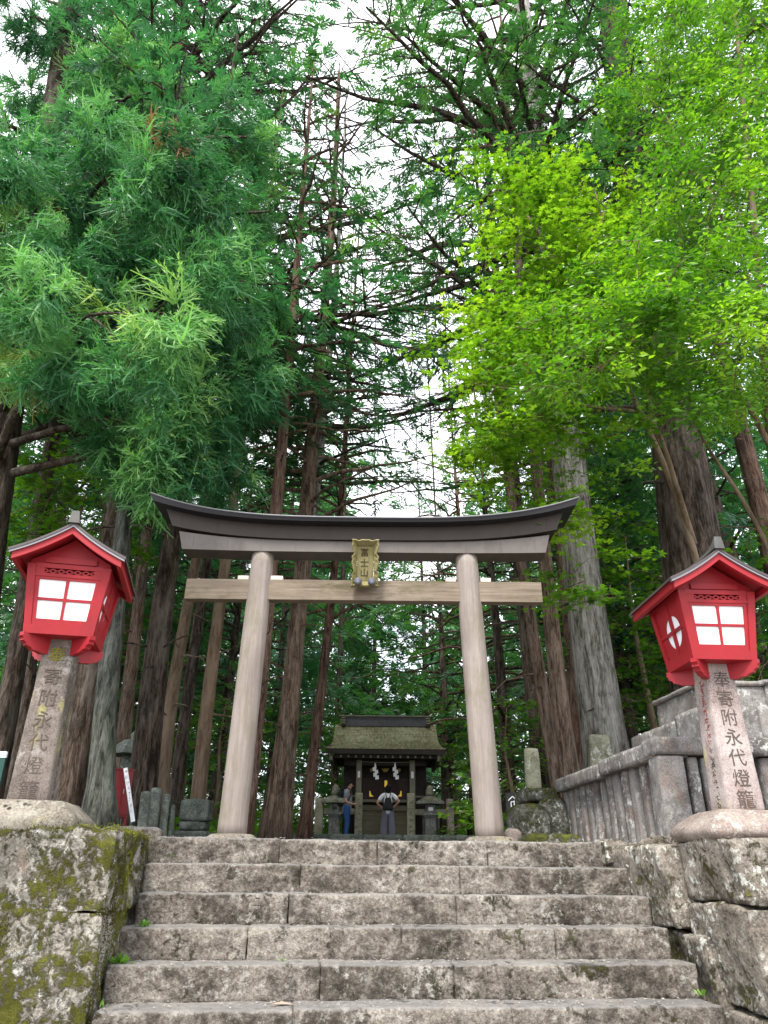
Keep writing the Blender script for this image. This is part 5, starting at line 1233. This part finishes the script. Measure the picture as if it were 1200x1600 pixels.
conifer('dark furrowed trunk in shade behind the thin leaning trunk', [(852, 1240), (838, 1100), (815, 900), (800, 750), (785, 560)], 18, 36, 'dark', 'mid', 9, 26, 4.0, 30, 105, top=28, wtop=.14, dens=.6, dead=8)
conifer('huge dark double trunked cedar behind the right lantern', [(1115, 1180), (1085, 950), (1070, 780), (1040, 600), (1005, 400), (975, 200), (957, 0), (948, -90)], 13, 95, 'dark', 'mid', 12.5, 24, 4.6, 36, 106, top=25,
        wpts=[(1115, 1180, 110), (1085, 950, 92), (1070, 780, 80), (1040, 600, 66), (1005, 400, 56), (975, 200, 46), (957, 0, 38)], dens=.7, spray=.36)
conifer('second dark trunk pressed against the huge cedar behind the right lantern', [(1150, 1180), (1122, 950), (1098, 780), (1066, 600), (1030, 420), (1000, 250)], 13.8, 60, 'dark', 'mid', 11, 20, 3.4, 20, 107, top=22, wtop=.14, dens=.6)
conifer('reddish trunk leaning at the far right edge above the right lantern', [(1240, 1020), (1225, 950), (1195, 800), (1165, 700), (1140, 610), (1105, 450)], 15, 44, 'red', 'cool', 10, 22, 3.6, 26, 108, top=24, wtop=.14, dens=.6)
# ---- trees left of centre
conifer('slender tall cedar with bare limbs rising behind the left half of the gate', [(433, 1300), (442, 1240), (467, 960), (480, 790), (490, 650), (515, 420), (525, 250), (530, 100)], 15, 46, 'brown', 'mid', 6.5, 21, 3.3, 44, 109, top=23,
        wpts=[(433, 1300, 50), (442, 1240, 42), (455, 1109, 30), (467, 960, 27), (480, 790, 24), (490, 650, 19), (515, 420, 12), (530, 100, 5)], dens=.62, bare=.4, spray=.3, flare=.15, corr=.55)
conifer('paler slim cedar standing right behind the slender tall cedar', [(438, 1300), (466, 960), (492, 790), (511, 600), (528, 400), (536, 250)], 18, 27, 'grey', 'cool', 8, 24, 3.2, 34, 110, top=26, wtop=.14, dens=.55, bare=.4, flare=.1)
conifer('reddish brown trunk directly right of the left gate pillar', [(378, 1300), (387, 1240), (416, 950), (436, 750), (452, 560)], 13, 34, 'red', 'cool', 8.5, 18, 3.0, 24, 111, top=20, wtop=.14, dens=.6, dead=12, flare=.15)
conifer('thin red trunk rising left of the shrine', [(476, 1300), (485, 1210), (501, 1100), (516, 950), (532, 800)], 19, 20, 'red', 'mid', 5.5, 19, 3.0, 34, 112, top=21, wtop=.14, dens=.7, dead=16)
conifer('dark brown trunk right behind the left lantern post', [(92, 1300), (112, 1200), (150, 1000), (180, 800), (200, 690), (215, 560)], 11, 46, 'umber', 'mid', 8.5, 15, 3.0, 20, 113, top=17, wtop=.14, dens=.7, flare=.3)
conifer('grey green trunk with spreading root flare beside the red cabinet', [(152, 1300), (150, 1200), (178, 960), (205, 720), (220, 560)], 10, 42, 'green', 'cool', 8, 14, 2.8, 18, 114, top=15, wtop=.14, dens=.7, flare=.75)
conifer('narrow brown trunk between the grey green trunk and the rough cedar', [(180, 1300), (192, 1150), (216, 960), (240, 740)], 16, 26, 'brown', 'mid', 8, 20, 3.0, 24, 115, top=21, wtop=.14, dens=.6)
conifer('thick rough barked cedar behind the red cabinet and leaning sign', [(214, 1300), (225, 1200), (251, 960), (288, 720), (312, 500)], 13, 48, 'dark', 'cool', 8.5, 19, 3.4, 28, 116, top=21, wtop=.145, dens=.65, flare=.25)
conifer('smooth brown trunk leaning right beyond the row of stone posts', [(246, 1290), (254, 1150), (296, 935), (338, 700)], 15, 26, 'smooth', 'mid', 8, 19, 3.0, 24, 117, top=20, wtop=.145, dens=.6, flare=.1, dead=6)
conifer('dark thin trunk between two smooth brown trunks left of the gate', [(268, 1290), (280, 1180), (315, 940), (345, 720)], 18, 23, 'dark', 'cool', 8, 22, 3.0, 24, 118, top=24, wtop=.145, dens=.6)
conifer('smooth brown trunk with a pale slanting scar left of the left pillar', [(306, 1290), (313, 1180), (345, 935), (376, 700)], 14, 25, 'smooth', 'cool', 8.5, 18, 3.0, 24, 119, top=20, wtop=.145, dens=.6, flare=.1, dead=8)
conifer('dark trunk at the left edge behind the left lantern', [(-30, 1300), (10, 1150), (45, 900), (68, 750)], 13, 42, 'dark', 'mid', 7, 16, 3.2, 26, 120, top=18, wtop=.14, dens=.65)
conifer('second dark trunk at the left edge further back beside the left lantern', [(10, 1300), (38, 1100), (62, 880), (85, 720)], 18, 34, 'dark', 'cool', 8, 22, 3.4, 28, 121, top=24, wtop=.14, dens=.6)
# ---- trees further back, closing the forest
k = 0
for (x, D, w, lf, b) in ((-40, 24, 30, 'mid', 'dark'), (60, 27, 26, 'cool', 'dark'), (130, 22, 26, 'mid', 'brown'), (235, 26, 24, 'cool', 'dark'), (330, 23, 22, 'mid', 'dark'), (365, 29, 20, 'cool', 'dark'), (415, 34, 16, 'mid', 'dark'),
                       (520, 38, 15, 'cool', 'dark'), (580, 42, 14, 'mid', 'dark'), (668, 44, 13, 'cool', 'dark'), (700, 31, 22, 'mid', 'dark'), (745, 26, 22, 'cool', 'red'), (800, 24, 26, 'mid', 'dark'), (930, 24, 26, 'cool', 'dark'),
                       (1010, 21, 30, 'mid', 'dark'), (1090, 25, 26, 'cool', 'brown'), (1180, 22, 30, 'mid', 'dark'), (1260, 20, 34, 'cool', 'dark')):
    lean = (x - 600) / 2300.0
    pts = [(x + (0 if True else 0), 1290), (x - lean * 300 + 4, 990), (x - lean * 620, 670), (x - lean * 1000, 290)]
    tall = {0: 24, 1: 30}[k % 2]
    if D < 32 and abs(at(x, 1290, D)[0]) < 8: tall *= .55      # trees near the shrine shortened to let more sky light reach it
    conifer('slim dark conifer deep in the shaded forest behind the nearer trunks', pts, D, w, b, lf, 2.2 + (k % 3), tall * (.72 if 560 < x < 690 else .97), 4.4, 46, 200 + k, top=tall * (.76 if 560 < x < 690 else 1), wtop=.14, dens=.72, spray=.64, tmpl=T_FANL, dead=10, group='conifers deep in the forest', bare=.2, twig_r=.9)
    k += 1

# ---- the near cedar on the left with drooping blue green sprays
def near_cedar():
    rng = np.random.default_rng(5); D = 10.5
    W = np.array([at(x, y, D) for x, y in ((-95, 1290), (-60, 1000), (-12, 700), (38, 430), (95, 120), (118, -110))]); W[0][2] = -.15
    P = smooth_path(W, 40); rad = np.interp(P[:, 2], [0, 6, 12, 17], [.46, .38, .30, .22]); base = P[0].copy()
    t = thing('cedar_tree', 'large near cedar at upper left with drooping bright blue green sprays', 'tree', base)
    tm = trunk_mesh(P, rad, 3, 26, .4, .12); fm = MB()
    # main limbs, then plumes of sprays hanging along them
    ends = [(60, 40, 9.6), (230, 150, 9.0), (370, 210, 9.4), (400, 330, 10.2), (300, 300, 8.0), (180, 270, 7.6), (60, 330, 7.8), (330, 440, 9.0), (240, 470, 8.0), (110, 520, 7.7), (20, 560, 8.2), (350, 590, 9.8), (250, 640, 9.2), (320, 700, 10.2), (-60, 430, 8.4), (-60, 200, 9), (150, 60, 10.5), (380, 500, 11)]
    limbs = []
    for (x, y, Yd) in ends:
        c = at(x, y, Yd); j = np.argmin(np.abs(P[:, 2] - (c[2] + rng.uniform(-.6, 1.2)))); b = P[j]; L = np.linalg.norm(c - b); k = np.linspace(0, 1, 14)[:, None]
        pp = b + (c - b) * k + np.array([0, 0, rng.uniform(.05, .2) * L]) * (4 * k * (1 - k)) + np.cumsum(rng.normal(0, .05, (14, 3)), 0) * k
        tm.tube(pp, (.03 + .016 * L) * (1 - .8 * k[:, 0]), 7, False); limbs.append(pp[4:])
    limbs = np.concatenate(limbs)
    poly = [(-80, -80), (60, -60), (130, 50), (210, 100), (300, 150), (390, 200), (405, 330), (370, 440), (375, 560), (345, 700), (255, 720), (190, 640), (60, 560), (-60, 610)]
    def spaced(poly, n, d0, Yr):
        out = []; tries = 0
        lo, hi = np.array(poly).min(0), np.array(poly).max(0)
        while len(out) < n and tries < 6000:
            tries += 1; p = rng.uniform(lo, hi); ins = False; j = len(poly) - 1
            for i in range(len(poly)):
                if (poly[i][1] > p[1]) != (poly[j][1] > p[1]) and p[0] < (poly[j][0] - poly[i][0]) * (p[1] - poly[i][1]) / (poly[j][1] - poly[i][1]) + poly[i][0]: ins = not ins
                j = i
            if ins and all(np.hypot((p[0] - q[0]), (p[1] - q[1]) * .72) > d0 for q in out): out.append(p)
        return [at(p[0], p[1], rng.uniform(*Yr)) for p in out]
    cs = spaced([(20, 230), (300, 230), (330, 420), (300, 560), (140, 600), (-30, 570), (-40, 300)], 60, 66, (7.0, 8.8)) + spaced(poly, 90, 58, (9.0, 11.4)) + [at(380, 600, 9.2), at(255, 690, 9), at(250, 745, 9.2), at(392, 615, 9.6), at(330, 700, 9.8), at(180, 660, 9.4), at(290, 640, 9.0), at(345, 770, 10.4), at(215, 735, 10)]
    pos, dirs, size, tint = [], [], [], []
    for c in cs:
        b = limbs[np.argmin(np.linalg.norm(limbs - c, axis=1) + .25 * rng.random(len(limbs)))]; k = np.linspace(0, 1, 6)[:, None]; L = np.linalg.norm(c - b)
        pp = b + (c - b) * k + np.array([0, 0, .1 * L]) * (4 * k * (1 - k)); tm.tube(pp, (.010 + .01 * L) * (1 - .75 * k[:, 0]), 5, False)
        d = c - P[np.argmin(np.abs(P[:, 2] - c[2]))]; d[2] = 0; d = d / (np.linalg.norm(d) + 1e-6); tn = np.clip(rng.normal(.36, .2), .02, .85); R_ = rng.uniform(.24, .40); dead = rng.random() < .06
        ax = d * .6 + np.array([0, 0, .8]); n_ = int(rng.integers(24, 36))
        for q in range(n_):
            u = rng.random(); a = rng.uniform(-pi, pi); rad_ = R_ * (.25 + .75 * np.sqrt(rng.random())) * (1 - .55 * u)
            side_ = np.array([-d[1], d[0], 0]); o_ = side_ * cos(a) * rad_ + np.cross(ax, side_) * sin(a) * rad_
            p_ = c + ax * (u - .45) * R_ * 2.5 + o_
            dd = o_ / (rad_ + 1e-6) * .8 + ax * (.25 + .6 * u) + rng.normal(0, .25, 3) + np.array([0, 0, -.25 * (1 - u)]); dd /= np.linalg.norm(dd)
            pos.append(p_); dirs.append(dd); size.append(rng.uniform(.34, .58)); tint.append(np.clip(1.0 if dead and q < 4 else tn + .30 * max(0, u - .55) + rng.normal(0, .10), 0, 1))
        # hanging tails below the plume
        for q in range(int(n_ * .5)):
            p_ = c + rng.normal(0, .6, 3) * R_ * np.array([1, 1, .4]) - np.array([0, 0, .35 * R_]); dd = np.array([rng.normal(0, .35), rng.normal(0, .35), -1.0]); pos.append(p_); dirs.append(dd / np.linalg.norm(dd)); size.append(rng.uniform(.35, .62)); tint.append(np.clip(tn - .08 + rng.normal(0, .08), 0, 1))
    scatter(fm, T_TAIL, np.array(pos), np.array(dirs), np.array(size), np.array(tint), rng, .5)
    tm.build('trunk', BARK['dark'], t, smooth=True, off=base); fm.build('crown', LEAF['near'], t, tint=True, off=base)
near_cedar()

# ---- long dark limbs of a tree behind the photographer's left, crossing the top
def top_cedar():
    base = np.array([-6.2, 15.5, -.2]); rng = np.random.default_rng(8)
conifer('tall spreading cedar behind the near cedar with dark crooked limbs high above the gate', [(120, 1290), (150, 1000), (190, 700), (240, 380), (262, 200), (285, 40), (300, -90)], 16, 46, 'dark', 'cool', 8, 30, 6.6, 100, 131, top=33, wtop=.14, dens=.85, spray=.36, side=(0, .35), rise=.15, sag=.2, bare=.3, twig_r=1.4)

# ---- fresh green maple on the right and the glossy leaved tree beside it
rng = np.random.default_rng(21)
tiers = px_tiers(rng, [(785, 310), (840, 260), (920, 250), (990, 310), (1010, 480), (960, 640), (850, 690), (750, 640), (728, 560), (765, 440)], 165, (8.6, 11.5), .62) + px_tiers(rng, [(720, 640), (830, 610), (900, 690), (880, 780), (780, 770), (725, 710)], 34, (9.5, 12.0), .62) + px_tiers(rng, [(850, 760), (930, 760), (950, 860), (870, 900)], 9, (9.0, 10))
mb_ = np.array([3.9, 11.4, -.1])
fork = at(1040, 800, 11.0)
leafy('bright yellow green maple spreading layered branches over the right half of the gate', [([mb_, at(1118, 1000, 11.2), at(1085, 850, 11.1), at(1030, 700, 10.9), at(960, 560, 10.5), at(880, 430, 10.1), at(820, 330, 9.9)], .085, .02),
      ([at(1085, 850, 11.1), at(1020, 640, 10.4), at(930, 640, 10.0), at(820, 610, 9.8), at(740, 600, 9.8)], .05, .012), ([at(1030, 700, 10.9), at(1000, 560, 10.4), at(960, 420, 10.0), at(930, 300, 9.8)], .05, .012)],
      tiers, 'maple', T_MAPLE, .086, 22, per=84, rad=(.42, .80), flat=.03, base=mb_, rough_orient=.25)
rng = np.random.default_rng(31)
tiers = px_tiers(rng, [(1010, -60), (1230, -80), (1260, 260), (1050, 270), (995, 130)], 60, (7.6, 10)) + px_tiers(rng, [(1010, 60), (1080, -40), (1230, -60), (1260, 300), (1250, 560), (1180, 600), (1060, 600), (960, 560), (890, 520), (950, 430), (1020, 330), (990, 200)], 235, (7.2, 10.5)) + px_tiers(rng, [(1010, 560), (1210, 560), (1200, 640), (1050, 680)], 30, (8, 10)) + px_tiers(rng, [(860, 470), (1000, 440), (1030, 560), (960, 640), (850, 600)], 34, (7.6, 8.8))
bb = np.array([5.3, 9.8, -.1])
leafy('glossy leaved green tree filling the upper right corner', [([bb, at(1225, 900, 9.6), at(1205, 700, 9.4), at(1190, 480, 9.2), at(1170, 260, 9.0), at(1150, 40, 8.8), at(1140, -120, 8.8)], .10, .02), ([at(1205, 700, 9.4), at(1130, 560, 9.0), at(1040, 500, 8.6), at(930, 500, 8.4)], .045, .010), ([at(1190, 480, 9.2), at(1110, 300, 8.8), at(1040, 180, 8.6)], .04, .010), ([at(1225, 900, 9.6), at(1150, 760, 9.9), at(1095, 690, 9.8), at(1060, 560, 9.5)], .04, .012)],
      tiers, 'glossy', T_OVAL, .112, 32, per=135, rad=(.36, .66), flat=.14, jit=.34, base=bb, name='broadleaf_tree', leafdroop=-.25, rough_orient=.7)

# ---- understorey maples
def under(label, base, H, rx, n, seed, name='young_maple', leaf='under', Lz=.35, ls=.10, per=30):
    rng = np.random.default_rng(seed); base = np.array([base[0], base[1], ground_z(base[1]) - .05]); tiers = []
    for i in range(n):
        a = rng.uniform(0, 2 * pi); r = rx * rng.random() ** .5; z = lerp(Lz, 1.0, rng.random()) * H; tiers.append(base + np.array([cos(a) * r * (1.1 - .5 * z / H), sin(a) * r * (1.1 - .5 * z / H), z]))
    leafy(label, [([base, base + (.1, 0, H * .3), base + (-.05, .05, H * .65), base + (.05, 0, H * .95)], .03 + .012 * H, .01)], tiers, leaf, T_MAPLE, ls, seed + 1, per=per, rad=(.35, .7), flat=.08, base=base, name=name)
def gx_(x, D): return at(x, 1300, D)[0]
under('green maple understorey tree glowing between the pale trunk and right lantern', (gx_(1040, 17), 17), 7.5, 2.6, 120, 301)
under('leafy maple just behind the right lantern', (gx_(1175, 15), 15), 6.2, 2.2, 90, 303)
under('tall young maple in the gap right of the massive pale trunk', (gx_(985, 21), 21), 9.0, 2.4, 90, 305)
under('low bright maple behind the scarred trunk left of the gate', (gx_(330, 19), 19), 3.4, 1.6, 60, 307, Lz=.15)
under('small maple glimpsed between the smooth brown trunks', (gx_(275, 23), 23), 4.4, 1.5, 50, 309, Lz=.1)
under('bushy maple sapling left of the shrine', (gx_(515, 28), 28), 4.2, 1.6, 70, 311, Lz=.1)
under('bushy green sapling right of the shrine', (gx_(762, 25), 25), 4.0, 1.2, 60, 313, Lz=.08)
under('slim sapling with bright leaves right of the shrine lantern', (gx_(712, 31), 31), 6.0, 1.5, 60, 315, Lz=.1)
under('maple sapling behind the mossy rocks', (gx_(800, 17), 17), 3.0, 1.1, 44, 317, Lz=.1)
under('dim olive maple overhanging the left lantern', (gx_(20, 12.5), 12.5), 6.6, 1.9, 80, 319, Lz=.72)
under('leafy sapling between the left lantern and the rough cedar', (gx_(120, 20), 20), 6.0, 2.0, 70, 321, Lz=.2)

# ---- the far wood that closes every gap low down: one mass
rng = np.random.default_rng(77); mb = MB(); N = 34000
a = rng.uniform(-1.05, 1.05, N); Rr = rng.uniform(44, 70, N); x = np.sin(a) * Rr; y = np.cos(a) * Rr
hx = 24 + 7 * vnoise(np.stack([a * 14, a * 0, a * 0], -1), 4) + 3.5 * vnoise(np.stack([a * 45, a * 0, a * 0], -1), 5)
hx = hx - 11 * np.exp(-((np.degrees(a) - 1.5) / 5.0) ** 2)
z = ground_z(y) + hx * rng.random(N) ** .8
clump = vnoise(np.stack([x * .25, y * .25, z * .4], -1), 9)
keep = clump > -.45
x, y, z = x[keep], y[keep], z[keep]; N = len(x)
dirs = rng.normal(0, 1, (N, 3)); dirs[:, 2] = -.3 + rng.normal(0, .3, N)
scatter(mb, T_FANL, np.stack([x, y, z], -1), dirs, rng.uniform(.9, 1.9, N), np.clip(.4 + .3 * clump[keep] + rng.normal(0, .12, N), 0, 1), rng, .6)
o = mb.build('far_woods', LEAF['mid'], None, tint=True); setp(o, 'far mass of conifer woods closing the view', 'woods', kind='stuff')
# low ferns and shrubs on the forest floor
rng = np.random.default_rng(78); mb = MB(); N = 5200
x = rng.uniform(-16, 18, N); y = rng.uniform(15, 42, N); keep = ~((np.abs(x - .1) < 2.6) & (y < 30)) & ((y > 20) | (np.abs(x - .1) > 3.4)); x, y = x[keep], y[keep]; N = len(x)
z = ground_z(y) + rng.random(N) ** 2 * (.5 + .9 * np.clip((y - 24) / 10, 0, 1))
scatter(mb, T_FANL, np.stack([x, y, z], -1), np.stack([rng.normal(0, 1, N), rng.normal(0, 1, N), rng.uniform(.1, 1.0, N)], -1), rng.uniform(.3, .8, N), np.clip(rng.normal(.6, .2, N), 0, 1), rng, .5)
o = mb.build('undergrowth', LEAF['under'], None, tint=True); setp(o, 'ferns and low shrubs covering the forest floor', 'undergrowth', kind='stuff')

# raised cushions of moss growing on the left boulder wall
rng = np.random.default_rng(90); mb = MB(); VV = np.concatenate([v for v, i in MOSSV if i in (0, 1, 2, 3, 5)])
mk = .55 * vnoise(VV * 3.2 + 7, 4) + .45 * vnoise(VV * 9 + 3, 5) + .25 * vnoise(VV * 27, 6) + .25 * (VV[:, 2] > -.02) + .2 * (VV[:, 0] > -2.08)
ok = (mk > .24) & (VV[:, 2] > -1.3) & ((VV[:, 1] < -1.3) | (VV[:, 2] > -.06) | (VV[:, 0] > -2.12)); VV = VV[ok]; mk = mk[ok]
pos = np.repeat(VV, 9, 0) + rng.normal(0, .011, (len(VV) * 9, 3)); n_ = len(pos); th = .5 + .5 * vnoise(pos * 2.3 + 11, 8) * 1.4
dirs = rng.normal(0, 1, (n_, 3)) + np.where(pos[:, 1:2] < -1.3, np.array([[0, -1.1, .5]]), np.array([[.5, 0, 1.0]]))
scatter(mb, T_OVAL, pos, dirs, rng.uniform(.008, .02, n_), np.clip(th + rng.normal(0, .12, n_), 0, 1), rng, 1.0)
mo = mb.build('moss', m_leaf('moss_leaves', [(0, (.045, .04, .012)), (.4, (.075, .08, .014)), (.75, (.16, .17, .02)), (1.0, (.27, .28, .03))], .8, .15, (1.2, 1.3, .5), .1), None, tint=True); mo.location = SO; mo.rotation_euler = (0, 0, YAW)
setp(mo, 'cushions of olive and bright green moss on the left boulder wall', 'moss', kind='stuff')
